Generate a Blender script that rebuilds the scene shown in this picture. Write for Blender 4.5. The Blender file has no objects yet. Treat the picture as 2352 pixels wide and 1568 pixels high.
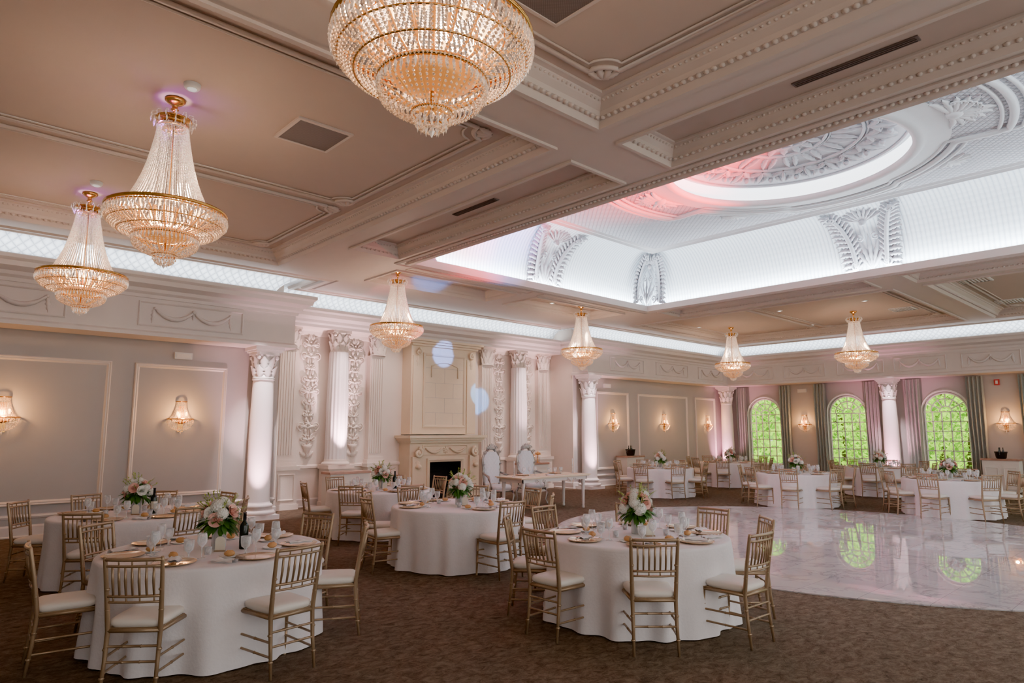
import bpy, math, random
from math import sin,cos,pi,atan2,sqrt,radians
from mathutils import Vector
random.seed(7)
S=bpy.context.scene
COL=S.collection
try:
    S.view_settings.look='AgX - Punchy'
except Exception: pass
# ------------------------------------------------------------ materials
def nt(m):
    m.use_nodes=True
    return m.node_tree.nodes,m.node_tree.links,m.node_tree.nodes['Principled BSDF']
def setE(b,c,s):
    b.inputs['Emission Color'].default_value=(*c,1); b.inputs['Emission Strength'].default_value=s
def pm(name,col,rough=.5,metal=0,bump=0,bs=20,var=0,vs=5,emit=None,es=0,spec=None,evar=None):
    m=bpy.data.materials.new(name); N,L,b=nt(m)
    b.inputs['Base Color'].default_value=(*col,1); b.inputs['Roughness'].default_value=rough; b.inputs['Metallic'].default_value=metal
    if spec is not None: b.inputs['Specular IOR Level'].default_value=spec
    tc=N.new('ShaderNodeTexCoord')
    n=N.new('ShaderNodeTexNoise'); n.inputs['Scale'].default_value=vs; n.inputs['Detail'].default_value=3
    L.new(tc.outputs['Object'],n.inputs['Vector'])
    r=N.new('ShaderNodeMix'); r.data_type='RGBA'
    v=max(var,.03)
    r.inputs[6].default_value=(*[c*(1-v) for c in col],1); r.inputs[7].default_value=(*[min(1,c*(1+v)) for c in col],1)
    L.new(n.outputs['Fac'],r.inputs[0]); L.new(r.outputs[2],b.inputs['Base Color'])
    if bump>0:
        n2=N.new('ShaderNodeTexNoise'); n2.inputs['Scale'].default_value=bs; n2.inputs['Detail'].default_value=4
        L.new(tc.outputs['Object'],n2.inputs['Vector'])
        bu=N.new('ShaderNodeBump'); bu.inputs['Strength'].default_value=bump; bu.inputs['Distance'].default_value=.02
        L.new(n2.outputs['Fac'],bu.inputs['Height']); L.new(bu.outputs[0],b.inputs['Normal'])
    if emit: setE(b,emit,es)
    if evar:  # patchy emission paints dappled light into the leaves
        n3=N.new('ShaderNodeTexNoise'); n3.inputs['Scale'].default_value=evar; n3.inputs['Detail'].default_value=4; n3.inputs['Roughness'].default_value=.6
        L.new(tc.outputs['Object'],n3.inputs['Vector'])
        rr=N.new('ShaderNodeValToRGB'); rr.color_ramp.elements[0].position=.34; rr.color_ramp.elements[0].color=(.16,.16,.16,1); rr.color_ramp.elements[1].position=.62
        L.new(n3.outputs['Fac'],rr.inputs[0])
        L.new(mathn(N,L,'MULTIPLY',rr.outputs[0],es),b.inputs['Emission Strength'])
    return m
def mathn(N,L,op,a,b=None):
    n=N.new('ShaderNodeMath'); n.operation=op
    for i,x in enumerate((a,b)):
        if x is None: continue
        if isinstance(x,(int,float)): n.inputs[i].default_value=x
        else: L.new(x,n.inputs[i])
    return n.outputs[0]
def lattice(name,col,dark,k,mode,rough=.5,bump=.5,pw=.5):
    m=bpy.data.materials.new(name); N,L,b=nt(m)
    tc=N.new('ShaderNodeTexCoord'); sp=N.new('ShaderNodeSeparateXYZ'); L.new(tc.outputs['Object'],sp.inputs[0])
    x,y,z=sp.outputs
    if mode in('wall','rib'):
        ge=N.new('ShaderNodeNewGeometry'); sn=N.new('ShaderNodeSeparateXYZ'); L.new(ge.outputs['True Normal'],sn.inputs[0])
        g=mathn(N,L,'GREATER_THAN',mathn(N,L,'ABSOLUTE',sn.outputs[1]),mathn(N,L,'ABSOLUTE',sn.outputs[0]))
        u=mathn(N,L,'ADD',mathn(N,L,'MULTIPLY',x,g),mathn(N,L,'MULTIPLY',y,mathn(N,L,'SUBTRACT',1.0,g)))
    if mode=='wall':
        v=mathn(N,L,'MULTIPLY',z,1.2)
        p=mathn(N,L,'ADD',u,v); q=mathn(N,L,'SUBTRACT',u,v)
    elif mode=='ceil':
        p=mathn(N,L,'ADD',x,y); q=mathn(N,L,'SUBTRACT',x,y)
    else: p=u;q=u
    s1=mathn(N,L,'ABSOLUTE',mathn(N,L,'SINE',mathn(N,L,'MULTIPLY',p,k)))
    s2=mathn(N,L,'ABSOLUTE',mathn(N,L,'SINE',mathn(N,L,'MULTIPLY',q,k)))
    h=mathn(N,L,'MINIMUM',s1,s2)
    h=mathn(N,L,'POWER',h,pw)
    r=N.new('ShaderNodeMix'); r.data_type='RGBA'
    r.inputs[6].default_value=(*dark,1); r.inputs[7].default_value=(*col,1)
    L.new(h,r.inputs[0]); L.new(r.outputs[2],b.inputs['Base Color'])
    b.inputs['Roughness'].default_value=rough
    bu=N.new('ShaderNodeBump'); bu.inputs['Strength'].default_value=bump; bu.inputs['Distance'].default_value=.02
    L.new(h,bu.inputs['Height']); L.new(bu.outputs[0],b.inputs['Normal'])
    return m
def carpet():
    m=bpy.data.materials.new('carpet'); N,L,b=nt(m)
    tc=N.new('ShaderNodeTexCoord'); mp=N.new('ShaderNodeMapping'); mp.inputs['Scale'].default_value=(1,1.5,1); mp.inputs['Rotation'].default_value=(0,0,.8)
    L.new(tc.outputs['Object'],mp.inputs[0])
    n=N.new('ShaderNodeTexNoise'); n.inputs['Scale'].default_value=9; n.inputs['Detail'].default_value=12; n.inputs['Roughness'].default_value=.85; n.inputs['Distortion'].default_value=.6
    L.new(mp.outputs[0],n.inputs['Vector'])
    r=N.new('ShaderNodeValToRGB'); e=r.color_ramp.elements
    e[0].position=.38; e[0].color=(.060,.043,.029,1); e[1].position=.62; e[1].color=(.215,.162,.112,1)
    L.new(n.outputs['Fac'],r.inputs[0]); L.new(r.outputs[0],b.inputs['Base Color'])
    b.inputs['Roughness'].default_value=.95; b.inputs['Specular IOR Level'].default_value=.1
    n2=N.new('ShaderNodeTexNoise'); n2.inputs['Scale'].default_value=180; L.new(tc.outputs['Object'],n2.inputs['Vector'])
    bu=N.new('ShaderNodeBump'); bu.inputs['Strength'].default_value=.5; bu.inputs['Distance'].default_value=.01
    L.new(n2.outputs['Fac'],bu.inputs['Height']); L.new(bu.outputs[0],b.inputs['Normal'])
    return m
def marble():
    m=bpy.data.materials.new('marble_tile'); N,L,b=nt(m)
    tc=N.new('ShaderNodeTexCoord')
    n=N.new('ShaderNodeTexNoise'); n.inputs['Scale'].default_value=1.3; n.inputs['Detail'].default_value=9; n.inputs['Distortion'].default_value=1.0; n.inputs['Roughness'].default_value=.62
    L.new(tc.outputs['Object'],n.inputs['Vector'])
    a=mathn(N,L,'ABSOLUTE',mathn(N,L,'SUBTRACT',n.outputs['Fac'],.5))
    r=N.new('ShaderNodeValToRGB'); e=r.color_ramp.elements
    e[0].position=0; e[0].color=(.42,.42,.44,1); e[1].position=.03; e[1].color=(.64,.63,.65,1)
    L.new(a,r.inputs[0])
    br=N.new('ShaderNodeTexBrick'); br.offset=0; br.inputs['Scale'].default_value=1.0
    br.inputs['Brick Width'].default_value=.61; br.inputs['Row Height'].default_value=.61; br.inputs['Mortar Size'].default_value=.004
    br.inputs['Color1'].default_value=(1,1,1,1); br.inputs['Color2'].default_value=(.88,.88,.91,1); br.inputs['Mortar'].default_value=(.6,.6,.63,1)
    L.new(tc.outputs['Object'],br.inputs['Vector'])
    mx=N.new('ShaderNodeMix'); mx.data_type='RGBA'; mx.blend_type='MULTIPLY'; mx.inputs[0].default_value=1
    L.new(r.outputs[0],mx.inputs[6]); L.new(br.outputs['Color'],mx.inputs[7]); L.new(mx.outputs[2],b.inputs['Base Color'])
    b.inputs['Roughness'].default_value=.01; b.inputs['IOR'].default_value=3.2
    return m
def glassy(name,col,tf,rough=.03):
    m=bpy.data.materials.new(name); N,L,b=nt(m); out=N['Material Output']
    b.inputs['Base Color'].default_value=(*col,1); b.inputs['Roughness'].default_value=rough; b.inputs['Specular IOR Level'].default_value=1.0
    t=N.new('ShaderNodeBsdfTransparent'); t.inputs[0].default_value=(*[min(1,c*1.05) for c in col],1)
    lw=N.new('ShaderNodeLayerWeight'); lw.inputs[0].default_value=.35
    mx=N.new('ShaderNodeMixShader')
    f=mathn(N,L,'MULTIPLY',mathn(N,L,'SUBTRACT',1.0,lw.outputs['Facing']),tf)
    L.new(f,mx.inputs[0]); L.new(b.outputs[0],mx.inputs[1]); L.new(t.outputs[0],mx.inputs[2])
    L.new(mx.outputs[0],out.inputs['Surface'])
    return m
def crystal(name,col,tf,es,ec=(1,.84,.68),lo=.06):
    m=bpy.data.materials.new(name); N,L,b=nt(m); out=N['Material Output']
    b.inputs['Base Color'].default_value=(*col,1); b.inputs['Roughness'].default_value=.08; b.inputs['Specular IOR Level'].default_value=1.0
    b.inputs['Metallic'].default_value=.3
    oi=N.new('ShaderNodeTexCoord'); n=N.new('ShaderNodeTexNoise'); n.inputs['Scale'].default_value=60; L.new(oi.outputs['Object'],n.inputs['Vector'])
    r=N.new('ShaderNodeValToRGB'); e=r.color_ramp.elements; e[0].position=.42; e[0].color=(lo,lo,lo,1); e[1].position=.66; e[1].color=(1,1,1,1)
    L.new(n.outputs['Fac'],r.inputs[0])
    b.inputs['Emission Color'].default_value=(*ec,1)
    L.new(mathn(N,L,'MULTIPLY',r.outputs[0],es),b.inputs['Emission Strength'])  # patchy emission paints bulb glow and sparkle into the crystal
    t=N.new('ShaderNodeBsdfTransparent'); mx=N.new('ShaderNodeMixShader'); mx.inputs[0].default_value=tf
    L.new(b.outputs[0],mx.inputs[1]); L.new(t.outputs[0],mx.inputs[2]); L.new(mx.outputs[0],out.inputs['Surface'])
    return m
M={}
M['carpet']=carpet(); M['marble']=marble()
M['wall']=pm('wall_paint',(.47,.44,.42),.75,bump=.05,bs=80)
M['trim']=pm('trim_paint',(.72,.66,.625),.55,var=.04)
M['cream']=pm('cream_plaster',(.84,.74,.66),.6,bump=.08,bs=30)
M['lime']=pm('limestone',(.84,.70,.52),.75,bump=.12,bs=12,var=.05,vs=4,spec=.2)
M['ceil']=pm('ceiling_paint',(.49,.385,.315),.75,bump=.04,bs=60)
M['ceilt']=pm('ceiling_moulding_paint',(.58,.49,.43),.6)
M['white']=pm('white_plaster',(.78,.79,.81),.55,bump=.05,bs=30)
M['relief']=pm('relief_plaster',(.55,.56,.60),.5)
M['colw']=pm('column_plaster',(.88,.83,.82),.45)
M['cove']=lattice('cove_lattice',(.94,.94,.96),(.38,.39,.44),20,'wall',bump=.7,pw=.4)
M['rib']=lattice('cove_rib',(.84,.89,.93),(.52,.59,.67),38,'rib',bump=.5,pw=.6)
M['diaper']=lattice('ceiling_diaper',(.64,.63,.67),(.32,.33,.37),26,'ceil',bump=.8)
M['gold']=pm('polished_gold',(.75,.40,.11),.25,1,var=.08)
M['gold2']=pm('gold_arms',(.8,.42,.12),.35,.7,emit=(1,.42,.1),es=.6)  # arms painted with an orange emission glow of their own
M['chair']=pm('champagne_wood',(.36,.25,.155),.32,.4,var=.15,vs=9)
M['cushion']=pm('ivory_vinyl',(.80,.75,.68),.5,bump=.05)
M['cloth']=pm('damask_linen',(.83,.79,.80),.7,bump=.15,bs=45,var=.04,vs=14)
M['napkin']=pm('white_napkin',(.84,.82,.82),.8)
M['charger']=pm('gold_rim_plate',(.60,.42,.26),.2,.6)
M['china']=pm('white_china',(.85,.84,.82),.15)
M['bread']=pm('baked_crust',(.60,.32,.12),.5,bump=.2,bs=30,var=.2,vs=12)
M['glass']=glassy('clear_glass',(.93,.94,.95),.82)
M['wine']=pm('dark_bottle_glass',(.012,.02,.014),.06)
M['foil']=pm('black_foil',(.02,.02,.025),.3,.3)
M['label']=pm('paper_label',(.7,.66,.55),.7)
M['pink']=pm('pink_petal',(.86,.50,.42),.6,var=.12,vs=30)
M['whitef']=pm('white_petal',(.88,.86,.80),.6,var=.06,vs=30)
M['leaf']=pm('green_leaf',(.08,.19,.045),.5,var=.4,vs=12)
M['leafy']=pm('yellow_green_sprig',(.36,.46,.10),.5,var=.3,vs=20)
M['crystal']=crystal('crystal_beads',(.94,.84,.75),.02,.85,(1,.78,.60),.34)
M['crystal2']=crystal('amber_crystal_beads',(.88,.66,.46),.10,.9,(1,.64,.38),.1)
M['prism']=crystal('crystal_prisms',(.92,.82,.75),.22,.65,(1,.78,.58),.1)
M['bulb']=pm('candle_bulb_glass',(1,.8,.5),.4,emit=(1,.55,.2),es=12)
M['curtain']=pm('curtain_fabric',(.34,.36,.32),.8,bump=.1,bs=40,var=.15,vs=20)
M['winf']=pm('window_frame_paint',(.9,.9,.84),.4)
M['black']=pm('matte_black',(.015,.014,.014),.5)
M['soot']=pm('firebox_brick',(.02,.016,.014),.9,bump=.5,bs=8)
M['vent']=pm('vent_metal',(.17,.13,.11),.6)
M['grille']=lattice('speaker_mesh',(.18,.145,.125),(.05,.04,.035),150,'ceil',bump=.1)
M['lens']=pm('lamp_lens',(.9,.95,.95),.2,emit=(.8,.95,1),es=.6)
M['plastic']=pm('white_plastic',(.72,.70,.67),.4)
M['red']=pm('red_plastic',(.5,.03,.03),.4)
M['tuft']=pm('white_leather',(.78,.81,.85),.35)
M['silver']=pm('silver_leaf',(.42,.39,.36),.35,.7,var=.2,vs=20,bump=.3,bs=40)
M['rust']=pm('rosy_marble',(.45,.25,.18),.2,var=.4,vs=8)
M['led']=pm('led_diffuser',(1,1,1),.5,emit=(.86,.94,1),es=5)  # plain ring wall made to glow in place of a hidden cove strip
M['spotled']=pm('spotlight_diffuser',(1,1,1),.5,emit=(1,.95,.88),es=9)
M['bark']=pm('bark',(.12,.08,.05),.9,bump=.6,bs=14)
M['tree']=pm('sunlit_leaves',(.40,.62,.05),.6,var=.35,vs=1.2,emit=(.46,.78,.05),es=3.4,evar=1.2)  # sunlight on the leaves painted in as green emission
M['tree2']=pm('shaded_leaves',(.12,.30,.03),.6,var=.35,vs=1.2,emit=(.20,.50,.03),es=2.0,evar=1.0)  # darker copy of the leaf material, shade painted into colour and emission
M['grass']=pm('lawn',(.2,.42,.05),.9,bump=.3,bs=40,var=.3,vs=3)

# ------------------------------------------------------------ mesh builder
class MB:
    def __init__(s,T=None): s.v=[];s.f=[];s.sm=[];s.mi=[];s.T=T
    def add(s,vs,fs,sm=False,mi=0):
        b=len(s.v)
        if s.T: vs=[s.T(*p) for p in vs]
        s.v.extend([tuple(p) for p in vs])
        for f in fs: s.f.append(tuple(i+b for i in f)); s.sm.append(sm); s.mi.append(mi)
    def box(s,x0,x1,y0,y1,z0,z1,mi=0):
        s.add([(x0,y0,z0),(x1,y0,z0),(x1,y1,z0),(x0,y1,z0),(x0,y0,z1),(x1,y0,z1),(x1,y1,z1),(x0,y1,z1)],
              [(0,3,2,1),(4,5,6,7),(0,1,5,4),(1,2,6,5),(2,3,7,6),(3,0,4,7)],False,mi)
    def lathe(s,prof,n=16,c=(0,0,0),a0=0,a1=2*pi,rf=None,sm=True,mi=0,sx=1,sy=1):
        full=abs(a1-a0-2*pi)<1e-6; m=n if full else n+1
        vs=[];fs=[]
        for (r,z) in prof:
            for i in range(m):
                a=a0+(a1-a0)*i/n; rr=r*(rf(a,z) if rf else 1)
                vs.append((c[0]+rr*cos(a)*sx,c[1]+rr*sin(a)*sy,c[2]+z))
        for j in range(len(prof)-1):
            for i in range(n):
                k=(i+1)%m if full else i+1
                fs.append((j*m+i,j*m+k,(j+1)*m+k,(j+1)*m+i))
        s.add(vs,fs,sm,mi)
    def tube(s,pts,rad,n=6,closed=False,sm=True,mi=0,flat=1,up=(0,0,1)):
        P=[Vector(p) for p in pts]; m=len(P); vs=[];fs=[]
        U=Vector(up)
        for i,p in enumerate(P):
            if closed: t=P[(i+1)%m]-P[i-1]
            else: t=P[min(i+1,m-1)]-P[max(i-1,0)]
            if t.length<1e-9: t=Vector((0,0,1))
            t.normalize()
            u=U if abs(t.dot(U))<.95 else Vector((1,0,0)) if abs(t.x)<.9 else Vector((0,1,0))
            a=t.cross(u).normalized(); b=a.cross(t).normalized()
            r=rad[i] if isinstance(rad,(list,tuple)) else rad
            for k in range(n):
                w=2*pi*k/n; q=p+a*cos(w)*r+b*sin(w)*r*flat; vs.append(tuple(q))
        R=m if closed else m-1
        for i in range(R):
            j=(i+1)%m
            for k in range(n): fs.append((i*n+k,i*n+(k+1)%n,j*n+(k+1)%n,j*n+k))
        if not closed:
            fs.append(tuple(range(n))[::-1]); fs.append(tuple((m-1)*n+k for k in range(n)))
        s.add(vs,fs,sm,mi)
    def ball(s,c,r,n=8,m=6,sm=True,mi=0,sz=1,sx=1,sy=1):
        pr=[(max(r*sin(pi*j/m),1e-5),-r*cos(pi*j/m)*sz) for j in range(m+1)]
        s.lathe(pr,n,c,sm=sm,mi=mi,sx=sx,sy=sy)
    def octa(s,c,r,rz,mi=0,n=4):
        x,y,z=c
        vs=[(x,y,z-rz),(x,y,z+rz)]+[(x+r*cos(2*pi*k/n),y+r*sin(2*pi*k/n),z) for k in range(n)]
        fs=[]
        for k in range(n):
            a=2+k;b=2+(k+1)%n; fs+= [(0,b,a),(1,a,b)]
        s.add(vs,fs,False,mi)
    def loop(s,u0,u1,w0,w1,prof,mi=0,sm=False):
        vs=[];fs=[]
        for (i,o) in prof:
            vs+=[(u0+i,w0+i,o),(u1-i,w0+i,o),(u1-i,w1-i,o),(u0+i,w1-i,o)]
        for j in range(len(prof)-1):
            for k in range(4):
                fs.append((j*4+k,j*4+(k+1)%4,(j+1)*4+(k+1)%4,(j+1)*4+k))
        s.add(vs,fs,sm,mi)
    def sweep(s,path,prof,mi=0,sm=False,closed=False):
        m=len(path);vs=[];fs=[]
        nr=[]
        for i in range(m-1 if not closed else m):
            a=path[i];b=path[(i+1)%m];d=(b[0]-a[0],b[1]-a[1]);l=sqrt(d[0]**2+d[1]**2);nr.append((d[1]/l,-d[0]/l))
        for i in range(m):
            if closed: n1,n2=nr[i-1],nr[i]
            else: n1=nr[max(i-1,0)];n2=nr[min(i,m-2)]
            sx,sy=n1[0]+n2[0],n1[1]+n2[1];q=1+n1[0]*n2[0]+n1[1]*n2[1]
            mx,my=sx/q,sy/q
            for (o,z) in prof: vs.append((path[i][0]+mx*o,path[i][1]+my*o,z))
        k=len(prof)
        for i in range(m-1 if not closed else m):
            j=(i+1)%m
            for t in range(k-1): fs.append((i*k+t,j*k+t,j*k+t+1,i*k+t+1))
        s.add(vs,fs,sm,mi)
    def leaf(s,p,ang,L,W,h,curl=0,lift=0,ns=9,mi=0,lob=.3,o0=0,nl=4):
        x,y=p;vs=[];fs=[];K=5
        for i in range(ns):
            t=i/(ns-1);a=ang+curl*t
            if i: x+=sin(a)*L/(ns-1);y+=cos(a)*L/(ns-1)
            w=W*(sin(pi*(.12+.86*t))**.75)*(1+lob*cos(2*pi*nl*t))*.5
            for k in range(K):
                q=(k-2)/2
                vs.append((x+cos(a)*w*q,y-sin(a)*w*q,o0+h*(1-q*q)*(.4+.6*sin(pi*min(1,t+.1)))+lift*t*t+.15*h*(k%2)))
        for i in range(ns-1):
            for k in range(K-1): fs.append((i*K+k,i*K+k+1,(i+1)*K+k+1,(i+1)*K+k))
        s.add(vs,fs,True,mi)
    def scroll(s,c,r,turns,dirn,a0,rad,o=.0,n=18,mi=0):
        pts=[]
        for i in range(n+1):
            t=i/n;a=a0+dirn*turns*2*pi*t;rr=r*(1-.85*t);pts.append((c[0]+rr*cos(a),c[1]+rr*sin(a),o))
        s.tube(pts,[rad*(1-.4*i/n) for i in range(n+1)],5,mi=mi,up=(0,0,1))
        s.ball((pts[-1][0],pts[-1][1],o),rad*1.3,6,4,mi=mi)
    def obj(s,name,mats,parent=None,loc=None):
        me=bpy.data.meshes.new(name); me.from_pydata(s.v,[],s.f)
        for m in (mats if isinstance(mats,(list,tuple)) else [mats]): me.materials.append(M[m] if isinstance(m,str) else m)
        me.polygons.foreach_set('use_smooth',s.sm); me.polygons.foreach_set('material_index',s.mi); me.update()
        o=bpy.data.objects.new(name,me); COL.objects.link(o)
        if parent: o.parent=parent
        if loc: o.location=loc
        return o
def top(o,label,cat,group=None,kind=None):
    o['label']=label;o['category']=cat
    if group:o['group']=group
    if kind:o['kind']=kind
    return o
def struct(o,label=None,cat=None):
    o['kind']='structure'
    if label:o['label']=label
    if cat:o['category']=cat
    return o
def root(name,loc=(0,0,0)):
    e=bpy.data.objects.new(name,None); e.empty_display_size=.1; e.location=loc; COL.objects.link(e); return e
class Thing:
    def __init__(s,r): s.r=r; s.used=False
    def place(s,loc,rz=0,label=None,group=None,sc=None):
        if not s.used: n=s.r; s.used=True
        else:
            n=s.r.copy(); COL.objects.link(n)
            def rec(a,b):
                for c in list(a.children):
                    k=c.copy(); k.parent=b; k.matrix_parent_inverse=c.matrix_parent_inverse.copy(); COL.objects.link(k); rec(c,k)
            rec(s.r,n)
        n.location=loc; n.rotation_euler=(0,0,rz)
        if sc:n.scale=(sc,sc,sc)
        if label:n['label']=label
        if group:n['group']=group
        return n
TY=lambda y0:(lambda u,z,o:(u,y0-o,z))
TX=lambda x0:(lambda u,z,o:(x0-o,u,z))

# ------------------------------------------------------------ room shell
X0,X1,YS,YN=-2.8,24.8,-4.0,14.0
b=MB();b.box(X0-.3,X1+.3,YS,15.3,-.1,0);struct(b.obj('floor','carpet'),'brown mottled patterned carpet floor','floor')
b=MB();b.box(X0-.2,6.08,14.0,15.15,0,4.58);struct(b.obj('wall_northwest','wall'),'mauve grey panelled wall','wall')
b=MB();b.box(15.62,X1,14.0,15.15,0,4.58);struct(b.obj('wall_northeast','wall'),'mauve grey panelled wall','wall')
b=MB();b.box(6.08,15.62,14.95,15.15,0,4.58);struct(b.obj('wall_alcove','cream'),'cream plaster alcove wall','wall')
b=MB();b.box(6.08,6.1,13.98,14.95,0,4.58);b.box(15.6,15.62,13.98,14.95,0,4.58);struct(b.obj('wall_alcove_return','cream'))
b=MB();b.box(6.1,15.6,15.151,15.2,4.5,5.3);b.box(X0,6.1,14.0,15.2,4.58,5.2);b.box(15.6,X1,14.0,15.2,4.58,5.2)
struct(b.obj('wall_north_upper','ceilt'))
b=MB();b.box(X0-.2,X0,YS,15.15,0,5.2);struct(b.obj('wall_west','wall'))
WC=[12.28,9.22,6.2,3.1,0.1,-2.6]; WH=.64; ZS,ZT=.5,2.38
b=MB()
ys=sorted(WC);cur=YS
for c in ys:
    b.box(X1,X1+.25,cur,c-WH,0,5.2); cur=c+WH
    b.box(X1,X1+.25,c-WH,c+WH,0,ZS)
    n=16
    for face in (0,.25):
        vs=[];fs=[]
        for i in range(n+1):
            a=pi*i/n; yy=c-WH*cos(a);zz=ZT+WH*sin(a); vs+= [(X1+face,yy,zz),(X1+face,yy,5.2)]
        for i in range(n): fs.append((2*i,2*i+2,2*i+3,2*i+1))
        b.add(vs,fs)
    vs=[];fs=[]
    for i in range(n+1):
        a=pi*i/n; vs+=[(X1,c-WH*cos(a),ZT+WH*sin(a)),(X1+.25,c-WH*cos(a),ZT+WH*sin(a))]
    for i in range(n): fs.append((2*i,2*i+1,2*i+3,2*i+2))
    b.add(vs,fs)
b.box(X1,X1+.25,cur,15.15,0,5.2)
struct(b.obj('wall_east','wall'),'grey wall with arched windows','wall')
b=MB();b.box(X0,6.1,13.35,13.98,3.5,4.58);b.box(15.6,X1,13.35,13.98,3.5,4.58);b.box(24.0,X1,YS,13.35,3.5,4.58)
struct(b.obj('trim_1','trim'),'plaster frieze band above the columns','frieze')
PATH=[(X0,13.35),(6.1,13.35),(6.1,14.5),(15.6,14.5),(15.6,13.35),(24.0,13.35),(24.0,YS)]
b=MB()
b.sweep(PATH,[(0,4.2),(.04,4.2),(.05,4.26),(.1,4.3),(.12,4.36),(.26,4.42),(.28,4.5),(.33,4.54),(.33,4.6),(.28,4.62),(.26,4.58),(-.36,4.58)])
b.sweep([(X0,13.35),(6.1,13.35),(6.1,14.0)],[(0,3.5),(.05,3.5),(.05,3.56),(.03,3.58),(0,3.6)])
b.sweep([(15.6,14.0),(15.6,13.35),(24.0,13.35),(24.0,YS)],[(0,3.5),(.05,3.5),(.05,3.56),(.03,3.58),(0,3.6)])
struct(b.obj('trim_2','trim'),'projecting cornice moulding','cornice')
b=MB();b.box(6.1,15.6,14.5,14.95,4.2,4.58)
struct(b.obj('trim_3','cream'))
cv=[]
for i in range(9):
    t=i/8*pi/2; cv.append((-.36+.58*(1-cos(t)),4.58+.44*sin(t)))
b=MB();b.sweep(PATH,cv,sm=False)
struct(b.obj('trim_4','cove'),'illuminated lattice cove band','cove')
b=MB();b.sweep(PATH,[(.2,5.03),(.22,4.96),(.3,4.95),(.32,4.99),(.42,5.0),(.44,4.95),(.52,4.94),(.56,4.97),(.6,4.97),(.66,5.16)])
struct(b.obj('trim_5','ceilt'))
def beads_line(b,p,q,z,step,r):
    L=sqrt((q[0]-p[0])**2+(q[1]-p[1])**2);n=int(L/step)
    for i in range(n):
        t=(i+.5)/n; b.ball((p[0]+(q[0]-p[0])*t,p[1]+(q[1]-p[1])*t,z),r,6,4,sz=.7)
b=MB()
b.sweep([(X0,14.0),(6.1,14.0),(6.1,14.95),(15.6,14.95),(15.6,14.0),(X1,14.0),(X1,YS)],[(0,.2),(.015,.2),(.03,.17),(.03,.03),(.05,.02),(.05,0)])
struct(b.obj('baseboard_north','trim'))
PR=[(0,0),(0,.03),(.015,.045),(.035,.03),(.05,.035),(.065,.015),(.08,0)]
b=MB(TY(14.0))
for (u0,u1) in [(-2.6,-.6),(-.2,2.88),(3.27,4.97),(16.75,18.45),(19.0,22.1),(22.65,24.1)]:
    b.loop(u0,u1,.52,3.05,PR)
b.T=None
b.sweep([(X0,14.0),(6.1,14.0)],[(0,.3),(.02,.31),(.035,.34),(.02,.37),(0,.38)])
b.sweep([(15.6,14.0),(X1,14.0)],[(0,.3),(.02,.31),(.035,.34),(.02,.37),(0,.38)])
struct(b.obj('trim_6','trim'),'raised panel mouldings on the wall','moulding')
OX0,OX1,OY0,OY1=7.0,14.5,-.8,10.3
CZ=5.15; EO=.25
b=MB()
b.box(X0-.2,OX0-EO,YS,15.2,CZ,CZ+.2);b.box(OX1+EO,X1+.25,YS,15.2,CZ,CZ+.2);b.box(OX0-EO,OX1+EO,OY1+EO,15.2,CZ,CZ+.2);b.box(OX0-EO,OX1+EO,YS,OY0-EO,CZ,CZ+.2)
struct(b.obj('ceiling','ceil'),'taupe painted coffered ceiling','ceiling')
BB=4.95
RA=[(5.62,6.62,5.02,10.2),(5.62,6.62,-.6,4.3),(14.88,15.88,5.02,10.2),(14.88,15.88,-.6,4.3)]
b=MB()
for (xa,xb,xc,xd) in [(5.2,5.62,6.62,6.75),(15.88,16.3,14.75,14.88)]:
    b.box(xa,xb,YS,12.2,BB,CZ); b.box(xc,xd,YS,10.55,BB,CZ)
    u0,u1=(5.62,6.62) if xa<10 else (14.88,15.88)
    b.box(u0,u1,10.2,12.2,BB,CZ);b.box(u0,u1,4.3,5.02,BB,CZ);b.box(u0,u1,YS,-.6,BB,CZ)
b.box(6.75,7.0,YS,OY1+EO,BB,5.05);b.box(14.5,14.75,YS,OY1+EO,BB,5.05);b.box(7.0,14.5,OY1,OY1+EO,BB,5.05);b.box(7.0,14.5,OY0-EO,OY0,BB,5.05)
b.box(6.62,14.88,OY1+EO,11.0,BB,CZ);b.box(7.0,14.5,YS,OY0-EO,BB,CZ)
b.box(6.62,7.1,11.0,12.2,BB,CZ);b.box(10.45,11.05,11.0,12.2,BB,CZ);b.box(14.4,14.88,11.0,12.2,BB,CZ)
b.box(X0,5.2,4.25,4.9,BB,CZ);b.box(16.3,23.35,4.25,4.9,BB,CZ)
b.box(X0,-2.0,YS,12.2,BB,CZ-.001)
b.box(X0,23.35,12.2,12.72,BB+.01,CZ);b.box(6.75,14.95,12.72,13.87,BB+.01,CZ);b.box(22.6,23.36,YS,12.2,BB+.01,CZ)
struct(b.obj('trim_7','ceilt'),'ceiling beams','beam')
coff=[(-2.0,5.2,4.9,12.2),(-2.0,5.2,-3.4,4.25),(16.3,22.6,4.9,12.2),(16.3,22.6,-3.4,4.25),(7.1,10.45,11.0,12.2),(11.05,14.4,11.0,12.2)]
b=MB()
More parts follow.
